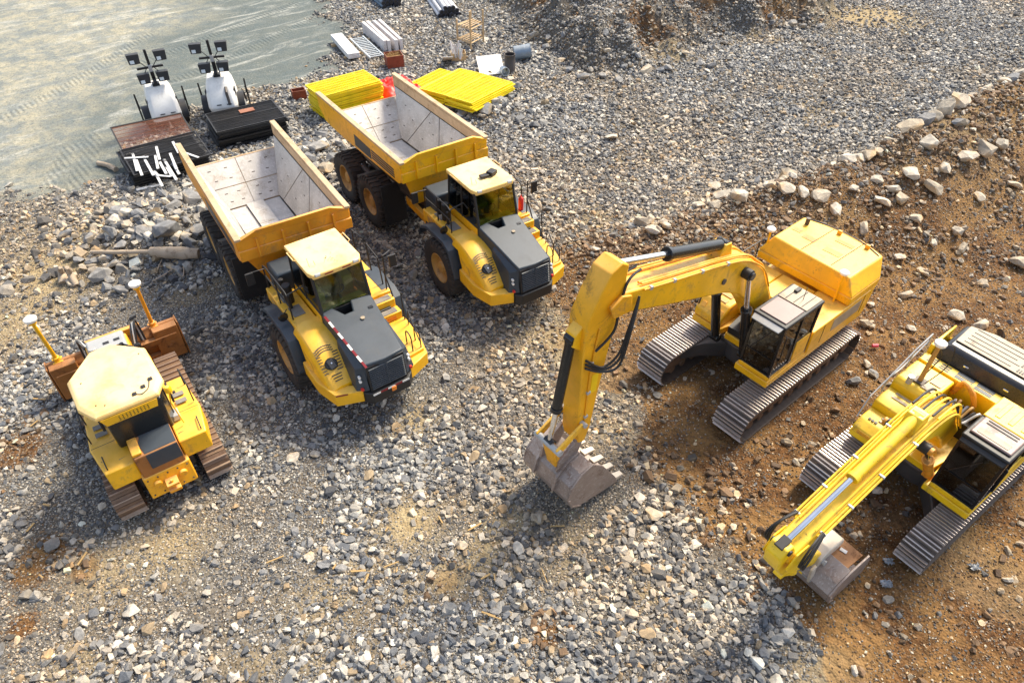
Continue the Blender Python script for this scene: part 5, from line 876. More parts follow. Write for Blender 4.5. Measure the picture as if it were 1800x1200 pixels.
    rp = [(-1.50, -.52), (-1.50, .72), (-1.05, .95), (-.10, .98), (.62, .40), (.66, -.06), (.10, -.66), (-1.15, -.72)]
    inner = [(x * .93 - .01, (y - .12) * .90 + .12) for x, y in rp]
    g = G(); g.hexa([(x, y, 2.90) for x, y in rp], [(x, y, 2.99) for x, y in rp]); g.hexa([(x, y, 2.991) for x, y in rp], [(x, y, 3.06) for x, y in inner]); rf = g.ob('cab_roof', 'cream_roof', T, .02)
    for x, y in ((-1.05, -.50), (-1.32, -.12), (-1.2, -.32)): g = G(); g.box((x, y, 3.06), (.09, .09, .06)); g.ob('roof_sensor', 'black', rf, .012)
    g = G(); g.tube(bez([(-1.32, -.12, 3.07), (-1.40, -.25, 3.07), (-1.3, -.4, 3.07), (-1.05, -.48, 3.07)], 5), .010, 5); g.ob('roof_cable', 'black', rf)
    for x, y in ((-.35, .72), (-1.2, .6), (-1.3, .45), (-.1, -.5)): g = G(); g.cyl((x, y, 3.055), (x, y, 3.075), .015, n=8); g.ob('roof_bolt', 'dark_steel', rf)
    g = G(); g.lathe([(0, 0), (.07, 0), (.075, .10), (.05, .15), (0, .16)], (-1.42, -.72, 2.86), 16, 'z'); g.tube([(-1.42, -.72, 2.86), (-1.35, -.66, 2.5), (-1.3, -.72, 1.75)], .014, 6); g.ob('amber_beacon', 'yellow', rf)
    g = G(); g.hexa([(-1.52, -.42, 2.70), (-1.52, .58, 2.70), (-1.50, .58, 2.70), (-1.50, -.42, 2.70)], [(-1.515, -.46, 2.90), (-1.515, .66, 2.90), (-1.495, .66, 2.90), (-1.495, -.46, 2.90)]); cb2 = g.ob('roof_rear_panel', 'yellow', T, .005)
    g = G()
    for i in range(9):
        for j in range(3): g.cyl((-1.522, -.25 + i * .07, 2.75 + j * .045), (-1.528, -.25 + i * .07, 2.75 + j * .045), .014, n=6)
    o = g.ob('perforation', 'black', cb2); o['kind'] = 'stuff'
    g = G(); g.prismz([(-1.30, -.52), (-1.30, .60), (-1.0, .62), (-1.0, -.62)], 1.78, 2.70); g.ob('rear_window_housing', 'black_gloss', T, .03)
    # bonnet, silver hood, exhaust
    g = G(); g.hexa([(.75, -.42, 1.2), (.75, .62, 1.2), (2.75, .62, 1.2), (2.75, -.42, 1.2)], [(.75, -.36, 1.92), (.75, .56, 1.92), (2.70, .58, 1.72), (2.70, -.38, 1.72)]); bn = g.ob('bonnet', 'yellow_worn', T, .04)
    g = G(); g.hexa([(1.55, -.33, 1.842), (1.55, .53, 1.842), (2.74, .56, 1.722), (2.74, -.36, 1.722)], [(1.55, -.30, 1.93), (1.55, .50, 1.93), (2.72, .53, 1.83), (2.72, -.33, 1.83)]); hs_ = g.ob('silver_hood', 'silver', bn, .05)
    g = G(); g.cyl((1.9, .40, 1.80), (1.9, .40, 2.18), .09, n=16); g.ob('exhaust_stack', 'silver', bn, .01); g = G(); g.cyl((1.65, -.15, 1.85), (1.65, -.15, 2.06), .15, n=20); g.ob('pre_cleaner', 'hood_cream', bn, .03)
    for x, y in ((2.35, .1), (2.35, -.15)): g = G(); g.box((x, y, 1.868), (.10, .14, .01), (0, .08, 0)); g.ob('hood_handle', 'black', hs_)
    # blade
    prof = [(3.42, .04), (3.30, .25), (3.24, .60), (3.30, .95), (3.42, 1.14)]
    g = G(); back = [(x - .09, z) for x, z in prof]
    for i in range(4): g.hexa([(prof[i][0], -1.60, prof[i][1]), (prof[i + 1][0], -1.60, prof[i + 1][1]), (back[i + 1][0], -1.60, back[i + 1][1]), (back[i][0], -1.60, back[i][1])], [(prof[i][0], 1.60, prof[i][1]), (prof[i + 1][0], 1.60, prof[i + 1][1]), (back[i + 1][0], 1.60, back[i + 1][1]), (back[i][0], 1.60, back[i][1])])
    for z in (.32, .82): g.rng(3.02, 3.18, -1.5, 1.5, z - .08, z + .08)
    bl = g.ob('blade', 'rust', T, .012)
    g = G(); g.rng(3.30, 3.44, -.75, .75, 1.14, 1.36); g.ob('spill_plate', 'yellow_orange', bl, .015)
    for s in (-1, 1):
        g = G(); g.prism([(3.05, .05), (3.62, .02), (3.68, .35), (3.52, 1.12), (3.15, 1.12), (3.05, .6)], s * 1.602, s * 1.64); g.ob('end_bit', 'rust', bl, .01)
        g = G(); g.hexa([(3.0, s * .95, .12), (3.0, s * 1.58, .12), (3.2, s * 1.58, .12), (3.2, s * .95, .12)], [(3.06, s * .95, 1.12), (3.06, s * 1.58, 1.12), (3.32, s * 1.58, 1.12), (3.32, s * .95, 1.12)]); g.ob('blade_rib', 'rust', bl, .02)
        g = G(); g.prism([(-.2, .42), (3.1, .30), (3.1, .52), (-.2, .62)], s * .585, s * .665); g.ob('push_arm', 'yellow_worn', T, .02)
        hyd(T, (2.35, s * .50, 1.45), (3.12, s * .52, .85), .55, .07, .04)
        for k in range(3): pipe(T, [(2.5, s * (.42 + .05 * k), 1.4), (2.85, s * (.55 + .06 * k), 1.72 + .05 * k), (3.2, s * (.62 + .05 * k), 1.45), (3.15, s * (.64 + .05 * k), .95)], .024, 'black' if k != 1 else 'silver', T, 'hose')
        y = -1.05 if s < 0 else 1.32; top = Vector((3.22, y + .02 * s, 2.52)); bs = Vector((3.40, y, 1.05)); g = G(); g.cyl(bs, top, .05, .045, n=12); g.box(bs + Vector((0, 0, .06)), (.24, .24, .05)); g.cyl(bs, bs.lerp(top, .14), .085, n=12); ms = g.ob('receiver_mast', 'yellow' if s > 0 else 'yellow_orange', bl, .006)
        g = G(); g.cyl(top - Vector((0, 0, .02)), top + Vector((0, 0, .07)), .09, n=16); g.ob('receiver_base', 'yellow', bl, .01); g = G(); g.lathe([(0, .07), (.13, .07), (.15, .10), (.15, .15), (.11, .18), (0, .185)], top, 22, 'z'); g.ob('receiver_dome', 'white', bl)
    return T
bulldozer()

# ------------------------------------------------------------------ light towers
def gz(x, y): return float(hgt(x, y))
def light_tower(px, rz, mast_h, label, lever):
    x, y = px; T = thing('light_tower', label, 'light tower', (x, y, gz(x, y)), rz, 'mobile light towers on the compacted ground'); T.scale = (1.22, 1.22, 1.22)
    rings = []
    for z, x0, x1, w in ((.38, -.62, .66, .46), (.55, -.66, .72, .50), (.95, -.64, .60, .48), (1.25, -.58, .36, .43), (1.42, -.50, .18, .36)):
        c = .12; rings.append([(x0 + c, -w, z), (x1 - c, -w, z), (x1, -w + c, z), (x1, w - c, z), (x1 - c, w, z), (x0 + c, w, z), (x0, w - c, z), (x0, -w + c, z)])
    g = G(); g.loft(rings); b = g.ob('body', 'white', T, .03, 40)
    g = G(); g.rng(-.6, .62, -.4, .4, .28, .40); g.cyl((0, -.62, .33), (0, .62, .33), .04, n=10); g.ob('chassis', 'black', T, .01)
    for s in (-1, 1):
        g = G(); g.cyl((0, s * .52, .33), (0, s * .70, .33), .33, n=24); wl = g.ob('wheel', 'rubber', T, .04); g = G(); g.cyl((0, s * .701, .33), (0, s * .715, .33), .17, n=18); g.ob('rim', 'silver', wl)
        arc = [(.42 * math.cos(a), .33 + .42 * math.sin(a)) for a in np.linspace(-.1, PI + .1, 9)]; g = G(); g.loft([[(p[0], s * .50, p[1]), (p[0], s * .73, p[1]), (p[0] * 1.06, s * .73, p[1] + .02), (p[0] * 1.06, s * .50, p[1] + .02)] for p in arc]); g.ob('mudguard', 'black', T)
        g = G(); g.tube([(-.5, s * .55, .5), (-.62, s * .78, .5), (-.62, s * .80, 1.0), (-.62, s * .80, .05)], .03, 8); g.cyl((-.62, s * .80, .0), (-.62, s * .80, .03), .09, n=12); g.ob('stabiliser', 'black', T)
        g = G(); g.box((.30, s * .49, .95), (.25, .03, .28), (0, 0, 0)); g.ob('side_vent', 'black', b, .01)
    g = G(); g.tube([(.7, 0, .36), (1.25, 0, .36)], .04, 8); g.box((1.28, 0, .36), (.12, .14, .10)); g.ob('drawbar', 'dark_steel', T, .01)
    for yy in (-.12, .22): g = G(); g.box((.708, yy, .66), (.012, .16, .035)); g.ob('body_mark', 'slate', b)
    if lever: g = G(); g.tube([(.42, .22, 1.15), (.60, .22, 1.05), (.68, .24, .62)], .05, 8); g.ob('winch_arm', 'dark_steel', T)
    g = G(); g.rng(-.16, .12, -.12, .12, 1.30, 1.50); g.ob('mast_foot', 'black', T, .02)
    g = G(); g.rng(-.06, .06, -.06, .06, 1.40, 2.1); g.rng(-.045, .045, -.045, .045, 2.1, mast_h); ms = g.ob('mast', 'black', T, .008)
    g = G(); g.lathe([(0, -.05), (.11, -.05), (.11, .05), (0, .05)], (.10, 0, 1.58), 16, 'y'); g.ob('winch', 'black', T)
    g = G(); g.rng(-.035, .035, -.42, .42, mast_h - .62, mast_h - .55); g.ob('cross_arm', 'black', ms, .006); g = G(); g.box((.06, 0, mast_h - .6), (.10, .12, .22)); g.ob('junction_box', 'silver', ms, .01)
    for s in (-1, 1):
        for zo, yo in ((.16, .42), (-.52, .30)):
            c = Vector((.10, s * yo, mast_h - .35 + zo)); g = G(); g.hexa([c + Vector(p) for p in ((-.18, -.20, .12), (-.18, .20, .12), (.14, .20, .16), (.14, -.20, .16))], [c + Vector(p) for p in ((-.12, -.15, -.10), (-.12, .15, -.10), (.20, .17, -.14), (.20, -.17, -.14))]); lh = g.ob('lamp_head', 'black', T, .012)
            g = G(); g.hexa([c + Vector(p) for p in ((-.09, -.13, -.101), (-.09, .13, -.101), (.18, .14, -.139), (.18, -.14, -.139))], [c + Vector(p) for p in ((-.09, -.13, -.109), (-.09, .13, -.109), (.18, .14, -.147), (.18, -.14, -.147))]); g.ob('lamp_lens', 'silver', lh); g = G(); g.hexa([c + Vector(p) for p in ((.172, -.13, -.01), (.172, .0, -.01), (.196, .0, -.11), (.196, -.13, -.11))], [c + Vector(p) for p in ((.180, -.13, -.01), (.180, .0, -.01), (.204, .0, -.11), (.204, -.13, -.11))]); g.ob('lamp_reflector', 'alu', lh)
            g = G(); g.tube([(0, s * .1, mast_h - .58), c + Vector((-.1, 0, 0))], .014, 6); g.ob('lamp_bracket', 'black', lh)
    return T
light_tower((-15.05, 28.95), R(-62), 2.62, 'white light tower trailer with smooth front panel behind the panels with white planks', False)
light_tower((-12.75, 29.85), R(-74), 2.66, 'white light tower trailer with dark winch arm on its front behind the flat black stack', True)

# ------------------------------------------------------------------ fence and barrier panels
def panel_proto(L, W, bars, mids, mat, barmat, th=.045, bar=.012):
    g = G()
    for s in (-1, 1): g.rng(-L / 2, L / 2, s * (W / 2 - .025) - .025, s * (W / 2 - .025) + .025, 0, th); g.rng(s * (L / 2 - .025) - .025, s * (L / 2 - .025) + .025, -W / 2 + .05, W / 2 - .05, .001, th - .001)
    for m in mids: g.rng(-L / 2 + .05, L / 2 - .05, m * W / 2 - .02, m * W / 2 + .02, .002, th - .002)
    fm = g.mesh('frame', None); fm.materials.append(MATS[mat]); g = G()
    for k in range(bars): x = -L / 2 + (k + .5) * L / bars; g.rng(x - bar / 2, x + bar / 2, -W / 2 + .03, W / 2 - .03, th * .35, th * .35 + bar)
    for k in range(7): y = -W / 2 + (k + .5) * W / 7; g.rng(-L / 2 + .03, L / 2 - .03, y - bar / 2, y + bar / 2, th * .36 + bar, th * .36 + 2 * bar)
    im = g.mesh('wire_infill', None); im.materials.append(MATS[barmat]); return fm, im
def panel(name, pr, label, cat, group, loc, rz, tilt=(0, 0)):
    T = thing(name, label, cat, loc, 0, group); T.rotation_euler = (tilt[0], tilt[1], rz)
    for me, nm in zip(pr, ('frame', 'wire_infill')):
        o = bpy.data.objects.new(nm, me); C.objects.link(o); o.parent = T
        if nm == 'wire_infill': o['kind'] = 'stuff'
    return T
rr = random.Random(5)
yp = panel_proto(2.92, 1.60, 46, (0,), 'barrier_yellow', 'barrier_yellow', .05, .022)
bp_ = panel_proto(2.88, 2.02, 60, (.05,), 'black', 'black', .05, .013); rp_ = panel_proto(2.75, 1.55, 60, (), 'black', 'rust_red', .045, .011)
z0 = gz(-7.5, 30.6)
for k in range(16): panel('barrier_panel', yp, 'yellow mesh barrier panel in the tall neat stack left of the red tarpaulin', 'barrier', 'yellow barriers in the tall stack', (-7.50 + rr.uniform(-.05, .05), 30.62 + rr.uniform(-.05, .05), z0 + .02 + k * .074), R(37.0 + rr.uniform(-1.2, 1.2)))
ZB = .30
for k in range(6): panel('barrier_panel', yp, 'yellow mesh barrier panel in the low pile nearest the red tarpaulin', 'barrier', 'yellow barriers next to the tarpaulin', (-3.75 + rr.uniform(-.06, .06), 32.3 + rr.uniform(-.06, .06), .10 + k * .07), R(54 + rr.uniform(-2, 2)))
for k in range(6): panel('barrier_panel', yp, 'yellow mesh barrier panel in the middle of the spread-out pile above rocks', 'barrier', 'yellow barriers in the middle pile', (-2.72 + rr.uniform(-.08, .08), 31.75 + rr.uniform(-.08, .08), ZB + .06 + k * .07), R(53 + rr.uniform(-2.5, 2.5)), (R(-2), 0))
for k in range(6): panel('barrier_panel', yp, 'yellow mesh barrier panel in the outermost pile overhanging the rocks', 'barrier', 'yellow barriers in the outer pile', (-1.42 + rr.uniform(-.08, .08), 30.72 + rr.uniform(-.08, .08), ZB + .10 + k * .07), R(52 + rr.uniform(-2.5, 2.5)), (R(-2), 0))
zb = gz(-11.24, 28.05)
for k in range(11): panel('fence_panel', bp_, 'black mesh fence panel in the flat square stack with the red sign on top', 'fence panel', 'black fence panels in the square stack', (-11.22 + rr.uniform(-.07, .07) - .012 * (10 - k), 28.0 + rr.uniform(-.07, .07), zb + .02 + k * .078), R(31.5 + rr.uniform(-1.5, 1.5)))
g = G(); g.box((-11.30, 28.42, zb + .02 + 10 * .078 + .062), (.62, .36, .012), (0, 0, R(31))); tag(g.ob('warning_sign', 'rust_red'), 'faded red sign lying on the square stack of black fence panels', 'sign')
zb1 = gz(-13.5, 25.2)
for k in range(7): panel('fence_panel', bp_, 'black mesh fence panel in the slumped stack under the white planks', 'fence panel', 'black fence panels in the slumped stack', (-13.62 - .035 * k + rr.uniform(-.06, .06), 24.95 + .03 * k + rr.uniform(-.06, .06), zb1 + .03 + k * .085), R(35 + rr.uniform(-2, 2)))
panel('fence_panel', bp_, 'black mesh fence panel carrying the loose white planks', 'fence panel', None, (-13.40, 24.72, zb1 + .76), R(35), (R(5), 0))
panel('mesh_sheet', rp_, 'rusty brown mesh sheet leaning on the slumped stack beside a light tower', 'mesh sheet', None, (-14.45, 26.25, zb1 + .90), R(35), (R(14), R(2)))
Kp = lambda x, y, z: ground_at(160 + x / 4.287, 70 + y / 4.287, z)
PLK = [(310, 845, 345, 980), (250, 890, 430, 880), (335, 890, 380, 1010), (385, 860, 465, 1005), (490, 800, 515, 900), (480, 860, 500, 960), (465, 955, 525, 1070), (540, 875, 635, 1030), (590, 840, 640, 960), (605, 900, 655, 985), (615, 765, 660, 850), (640, 775, 720, 900), (690, 830, 805, 870), (480, 990, 590, 1000), (510, 900, 560, 990), (560, 930, 600, 1000), (470, 970, 500, 1000)]
zp = zb1 + .86
for i, (a, b, c, d) in enumerate(PLK):
    p, q = Kp(a, b, zp), Kp(c, d, zp); m = (p + q) / 2; L_ = (q - p).length; g = G(); g.box((0, 0, 0), (L_, .095, .022)); o = g.ob('white_plank', 'white_wood', None, .004)
    tl = (m - Vector((-13.40, 24.72, 0))); vv = -math.sin(R(35)) * tl.x + math.cos(R(35)) * tl.y
    o.location = (m.x, m.y, zb1 + .76 + .065 + math.tan(R(5)) * vv + .012 * (i % 3)); o.rotation_euler = (0, 0, math.atan2(q.y - p.y, q.x - p.x)); tag(o, 'short white painted plank lying loose on the black fence panels', 'plank', 'white planks on the fence panels')
p, q = Kp(355, 1125, .1), Kp(538, 1090, .1)
for k in range(2): g = G(); g.box((0, 0, 0), ((q - p).length, .14, .03)); o = g.ob('white_plank', 'white_wood', None, .005); o.location = ((p + q) / 2) + Vector((0, k * -.12, .05 + k * .035)); o.location.z = gz(o.location.x, o.location.y) + .06 + k * .035; o.rotation_euler = (0, 0, math.atan2(q.y - p.y, q.x - p.x) + k * .07); tag(o, 'white painted plank lying on gravel in front of the black fence panels', 'plank', 'white planks on the gravel')

# ------------------------------------------------------------------ red tarpaulin
def crumple(name, label, cx, cy, sx, sy, h, rz, mat, seed, cat):
    n = 46; u = np.linspace(-1, 1, n); U, V = np.meshgrid(u, u); e = 1 + .28 * (fbm(U * 3 + 9, V * 3, 1.3, seed) - .5) * 2; Xl, Yl = U * sx / 2 * e, V * sy / 2 * e
    base = np.clip(1 - np.maximum(np.abs(U), np.abs(V)) ** 2.6, 0, 1); rid = 1 - np.abs(fbm(U * 2.2, V * 2.2, .9, seed + 3, 3) * 2 - 1) * 2.2; r2 = 1 - np.abs(fbm(U * 5, V * 5, .9, seed + 5, 2) * 2 - 1) * 2
    Zl = .03 + base * h * (.55 + .30 * rid + .16 * r2); c, s = math.cos(rz), math.sin(rz); Xw, Yw = cx + c * Xl - s * Yl, cy + s * Xl + c * Yl; Zw = hgt(Xw, Yw) + np.maximum(Zl, .02)
    g = G(); I = np.arange(n * n).reshape(n, n); g.add(np.stack([Xw, Yw, Zw], -1).reshape(-1, 3).tolist(), np.stack([I[:-1, :-1], I[:-1, 1:], I[1:, 1:], I[1:, :-1]], -1).reshape(-1, 4).tolist()); o = g.ob(name, mat, None, 0, 50); md = o.modifiers.new('solid', 'SOLIDIFY'); md.thickness = .012; return tag(o, label, cat)
crumple('tarpaulin', 'crumpled bright red tarpaulin heaped between the yellow barrier stacks', -5.1, 31.6, 2.0, 3.6, .95, R(35), 'tarp_red', 3, 'tarpaulin')
crumple('tarpaulin', 'small red tarpaulin bundle against the foot of the tall barrier stack', -5.75, 29.75, 1.0, 1.1, .5, R(10), 'tarp_red', 8, 'tarpaulin')
def obox(name, label, cat, px, py, L_, W_, H_, rz, mat, walls=True, group=None):
    p = ground_at(px, py); z = gz(p.x, p.y); T = thing(name, label, cat, (p.x, p.y, z), R(rz), group); t_ = .03
    g = G(); g.rng(-L_ / 2, L_ / 2, -W_ / 2, W_ / 2, 0, t_); g.ob('base', mat, T)
    for s in (-1, 1): g = G(); g.rng(-L_ / 2, L_ / 2, s * W_ / 2 - s * t_, s * W_ / 2, t_, H_); g.ob('long_side', mat, T, .006); g = G(); g.rng(s * L_ / 2 - s * t_, s * L_ / 2, -W_ / 2 + t_, W_ / 2 - t_, t_, H_ - .002); g.ob('end_side', mat, T, .006)
    return T
bx = obox('steel_box', 'open rust red steel box full of straw below the beams', 'box', 694, 117, .85, .75, .62, 20, 'rust_red')
g = G()
for k in range(60): a = rr.uniform(0, PI); x, y = rr.uniform(-.3, .3), rr.uniform(-.26, .26); l = rr.uniform(.12, .3); z = rr.uniform(.38, .6); g.tube([(x, y, z), (x + l * math.cos(a), y + l * math.sin(a) * .5, z + rr.uniform(0, .2))], .008, 4)
g.rng(-.38, .38, -.33, .33, .05, .42); o = g.ob('straw', 'straw', None); o.matrix_world = Matrix.Translation(bx.location) @ Matrix.Rotation(R(20), 4, 'Z'); tag(o, 'yellow straw filling the rust red steel box', 'straw', kind='stuff')
obox('steel_box', 'small rust red steel box beside the tall yellow barrier stack', 'box', 527, 172, .62, .42, .42, 25, 'rust_red')
# ------------------------------------------------------------------ beams, ladder, planks
def stick(name, label, cat, p, q, w_, h_, mat, group=None, bev=.008, up=0.):
    p, q = Vector(p), Vector(q); g = G(); L_ = (q - p).length; g.box((0, 0, h_ / 2), (L_, w_, h_)); o = g.ob(name, mat, None, bev); m = (p + q) / 2; o.location = m; o.rotation_euler = (0, -math.asin((q.z - p.z) / L_), math.atan2(q.y - p.y, q.x - p.x)); return tag(o, label, cat, group)
def on(px, py, dz=0.):   # where the pixel's ray meets the terrain raised by dz
    z = dz
    for _ in range(6): p = ground_at(px, py, z); z = gz(p.x, p.y) + dz
    return Vector((p.x, p.y, z))
for (a, b, c, d) in ((583, 83, 650, 72), (606, 105, 646, 92)): stick('timber_bearer', 'brown timber bearer laid under the white beam and the ladder', 'timber', on(a, b, .0), on(c, d, .0), .16, .14, 'wood', 'timber bearers under the beams')
stick('concrete_beam', 'pale wide beam lying flat beside the compacted ground', 'beam', on(592, 68, .14), on(623, 103, .14), .62, .26, 'white_wood', None, .015)
p, q = on(627, 69, .14), on(663, 102, .14); d = (q - p); L_ = d.length; T = thing('ladder', 'grey metal ladder lying between the pale beams', 'ladder', (p + q) / 2, math.atan2(d.y, d.x))
for s in (-1, 1): g = G(); g.rng(-L_ / 2, L_ / 2, s * .36 - .035, s * .36 + .035, 0, .11); g.ob('side_rail', 'alu', T, .008)
for k in range(13): x = -L_ / 2 + .15 + k * (L_ - .3) / 12; g = G(); g.rng(x - .035, x + .035, -.33, .33, .03, .08); g.ob('rung', 'alu', T, .005)
for i, (a, b, c, d) in enumerate(((641, 57, 679, 91), (648, 55, 686, 91), (660, 54, 699, 90), (669, 52, 707, 88))): stick('concrete_beam', 'pale slab beam standing on edge in the row beside the ladder', 'beam', on(a, b + 2, .0), on(c, d + 2, .0), .17, .62, 'plank_grey', 'slab beams standing on edge', .012)
# ------------------------------------------------------------------ pipe bundles
def pipes(label, group, p, q, rows, r, mat, endm):
    p, q = Vector(p), Vector(q); d = (q - p).normalized(); n = Vector((-d.y, d.x, 0))
    for j, cnt in enumerate(rows):
        for i in range(cnt):
            off = n * ((i - (cnt - 1) / 2) * 2.05 * r) + Vector((0, 0, r + j * 1.75 * r)) + d * rr.uniform(-.1, .1); T = thing('pipe', label, 'pipe', p + off, 0, group); g = G(); a, b = Vector((0, 0, 0)), q - p
            ring = []; g.tube([a, b - d * .12], r, 12); g.ob('barrel', mat, T); g = G(); g.tube([b - d * .12, b], r * 1.06, 12); g.ob('socket', endm, T)
            g = G(); g.tube([b + d * .001, b + d * .004], r * .84, 12); g.ob('bore', 'black', T)
pipes('pale plastic pipe with dark end in the bundle next to the soil mound', 'pale pipes with dark ends', on(753, -22), on(791, 31), (6, 5, 3), .115, 'pipe_white', 'pipe_dark')
pipes('blue grey pipe in the bundle beside the compacted ground', 'blue grey pipes', on(640, -22), on(689, 14), (5, 5, 4), .12, 'pipe_blue', 'pipe_dark')
stick('timber_bearer', 'brown timber bearer poking out from under the blue grey pipes', 'timber', on(616, 4), on(652, -4), .18, .16, 'wood')
# ------------------------------------------------------------------ timber rack, crates, board, drums
T = thing('timber_rack', 'open wooden rack of posts and slatted shelves beside the drums', 'rack', on(828, 80))
o0 = T.location; pp = [on(805, 80) - o0, on(828, 88) - o0, on(850, 77) - o0, on(829, 70) - o0]
for i, p in enumerate(pp): g = G(); h = (1.35, 1.95, 1.75, 1.5)[i]; g.rng(p.x - .045, p.x + .045, p.y - .045, p.y + .045, 0, h); g.ob('post', 'wood', T, .006)
for z in (.35, 1.05):
    for i in range(4): a, b = pp[i], pp[(i + 1) % 4]; g = G(); g.tube([(a.x, a.y, z), (b.x, b.y, z)], .04, 4); g.ob('rail', 'wood', T)
    for k in range(4): f = (k + 1) / 5; a, b = pp[0].lerp(pp[1], f), pp[3].lerp(pp[2], f); g = G(); g.tube([(a.x, a.y, z + .05), (b.x, b.y, z + .05)], .035, 4); g.ob('slat', 'wood', T)
cr = obox('wooden_crate', 'open wooden crate of grey offcuts below the timber rack', 'crate', 806, 106, .75, .55, .42, 8, 'wood')
for k in range(9): a = on(795 + rr.uniform(0, 22), 101 + rr.uniform(-4, 4), .25); stick('steel_offcut', 'grey steel offcut sticking up from the wooden crate', 'offcut', a, a + Vector((rr.uniform(-.2, .2), rr.uniform(-.1, .25), rr.uniform(.35, .8))), .09, .05, 'alu' if k % 2 else 'plank_grey', 'steel offcuts in the crate', .004)
stick('white_board', 'narrow white board propped upright against the wooden crate', 'board', on(786, 106, .02), on(787, 101, .75), .5, .04, 'white', None, .004)
p = ground_at(862, 121); g = G(); g.box((0, 0, .03), (1.25, 1.75, .03)); o = g.ob('white_board', 'white', None, .005); o.location = (p.x, p.y, gz(p.x, p.y) + .16); o.rotation_euler = (R(10), R(-3), R(8)); tag(o, 'large white board lying tilted beside the yellow barriers', 'board')
g = G(); g.box((0, 0, 0), (1.0, .3, .12)); o = g.ob('timber_block', 'wood', None, .01); o.location = (p.x, p.y + .55, gz(p.x, p.y) + .15); o.rotation_euler = (0, 0, .2); tag(o, 'timber block propping the far edge of the white board', 'timber')
def drum(name, label, px, py, r, h, mat, lie=None):
    p = on(px, py); T = thing(name, label, 'drum' if lie is None else 'bin', p, 0); g = G(); g.lathe([(0, .01), (r, .01), (r * 1.02, h * .33), (r, h * .34), (r * 1.02, h * .66), (r, h * .67), (r * 1.03, h), (r * .93, h), (r * .92, .04), (0, .04)], n=28, ax='z'); b = g.ob('shell', mat, T); g = G(); g.lathe([(r * .93, h - .01), (r * 1.05, h - .015), (r * 1.05, h + .015), (r * .93, h + .012)], n=28, ax='z'); g.ob('rim', mat, T)
    if lie is not None: T.rotation_euler = (R(84), 0, R(lie)); T.location.z += r
    return T
drum('steel_drum', 'dark open steel drum standing beside the white board', 896, 127, .27, .88, 'dark_steel'); drum('grey_bin', 'blue grey bin lying on its side behind the dark drum', 903, 106, .34, .85, 'bin_grey', 100)
drum('steel_can', 'small silver can lying in front of the dark drum', 884, 130, .2, .4, 'alu', 20)
# ------------------------------------------------------------------ driftwood, twigs, litter
def log(name, label, pts, rad, mat='driftwood', cat='log', seed=1):
    r_ = random.Random(seed); P = bez([Vector(p) for p in pts], 5); rs = np.interp(np.linspace(0, 1, len(P)), np.linspace(0, 1, len(rad)), rad); g = G(); n = 10; rings = []
    for i, p in enumerate(P):
        d = (P[min(i + 1, len(P) - 1)] - P[max(i - 1, 0)]).normalized(); a = d.cross(Vector((0, 0, 1))).normalized(); b = a.cross(d); rings.append([p + (a * math.cos(2 * PI * k / n) + b * math.sin(2 * PI * k / n)) * rs[i] * r_.uniform(.82, 1.15) for k in range(n)])
    g.loft(rings); return tag(g.ob(name, mat, None, 0, 60), label, cat)
log('log', 'thick weathered log lying across the rock pile near the truck', [on(264, 440, .25), on(300, 444, .30), on(349, 446, .30)], [.17, .19, .2, .16])
log('branch', 'thin straight weathered branch lying over the rock pile', [on(160, 443, .22), on(215, 443, .30), on(268, 440, .33)], [.06, .07, .06], cat='branch', seed=3)
log('tree_stump', 'split pale stump leaning at the edge of the rock pile', [on(135, 502, .03), on(124, 482, .22), on(118, 470, .55)], [.10, .11, .07], cat='stump', seed=4); log('wood_splinter', 'brown broken slab of wood beside the pale stump', [on(112, 498, .02), on(108, 480, .2), on(106, 470, .5)], [.14, .12, .05], 'driftwood', 'wood', 5)
for k, pts in enumerate(([(268, 494), (285, 485), (305, 472), (325, 462)], [(322, 486), (323, 475), (322, 465), (326, 455)], [(275, 480), (279, 468), (285, 455)])): log('twig', 'bare crooked twig lying on dark gravel below the log', [on(a, b, .10 + .03 * (i % 2)) for i, (a, b) in enumerate(pts)], [.022, .018, .01], cat='twig', seed=20 + k)['group'] = 'bare twigs below the log'
log('log', 'pale log end poking from behind the slumped fence panels', [on(172, 287, .08), on(190, 291, .12), on(204, 298, .12)], [.09, .1, .1], seed=9)
for k in range(28):
    px, py = rr.choice([(rr.uniform(420, 1000), rr.uniform(840, 1190)), (rr.uniform(560, 700), rr.uniform(900, 1020)), (rr.uniform(820, 960), rr.uniform(900, 1150)), (rr.uniform(40, 260), rr.uniform(700, 1100))]); a = rr.uniform(0, PI); l = rr.uniform(.12, .38); p = on(px, py, .07); dv = Vector((math.cos(a), math.sin(a), rr.uniform(-.05, .05))) * l
    stick('wood_chip', 'splinter of orange brown wood lying among the gravel stones', 'wood chip', p - dv / 2, p + dv / 2, rr.uniform(.02, .045), .018, 'straw', 'wood splinters in the gravel', .003)
def scrap(name, label, px, py, s_, mat, seed, cat, group=None):
    p = on(px, py); r_ = random.Random(seed); n = 9; vs, fs = [], []
    for i in range(n):
        for j in range(n): vs.append((p.x + (i / (n - 1) - .5) * s_ * (1 + r_.uniform(-.25, .25)), p.y + (j / (n - 1) - .5) * s_ * .7 * (1 + r_.uniform(-.25, .25)), p.z + .03 + r_.uniform(0, .28) * s_))
    for i in range(n - 1):
        for j in range(n - 1): fs.append((i * n + j, i * n + j + 1, (i + 1) * n + j + 1, (i + 1) * n + j))
    g = G(); g.add(vs, fs); return tag(g.ob(name, mat, None, 0, 60), label, cat, group)
for k, (a, b) in enumerate(((1560, 988), (1557, 1028), (1712, 998), (1400, 988))): scrap('plastic_scrap', 'crumpled grey plastic scrap on the brown soil around the folded bucket', a, b, .22, 'plastic_wrap', 40 + k, 'litter', 'plastic scraps on the soil')
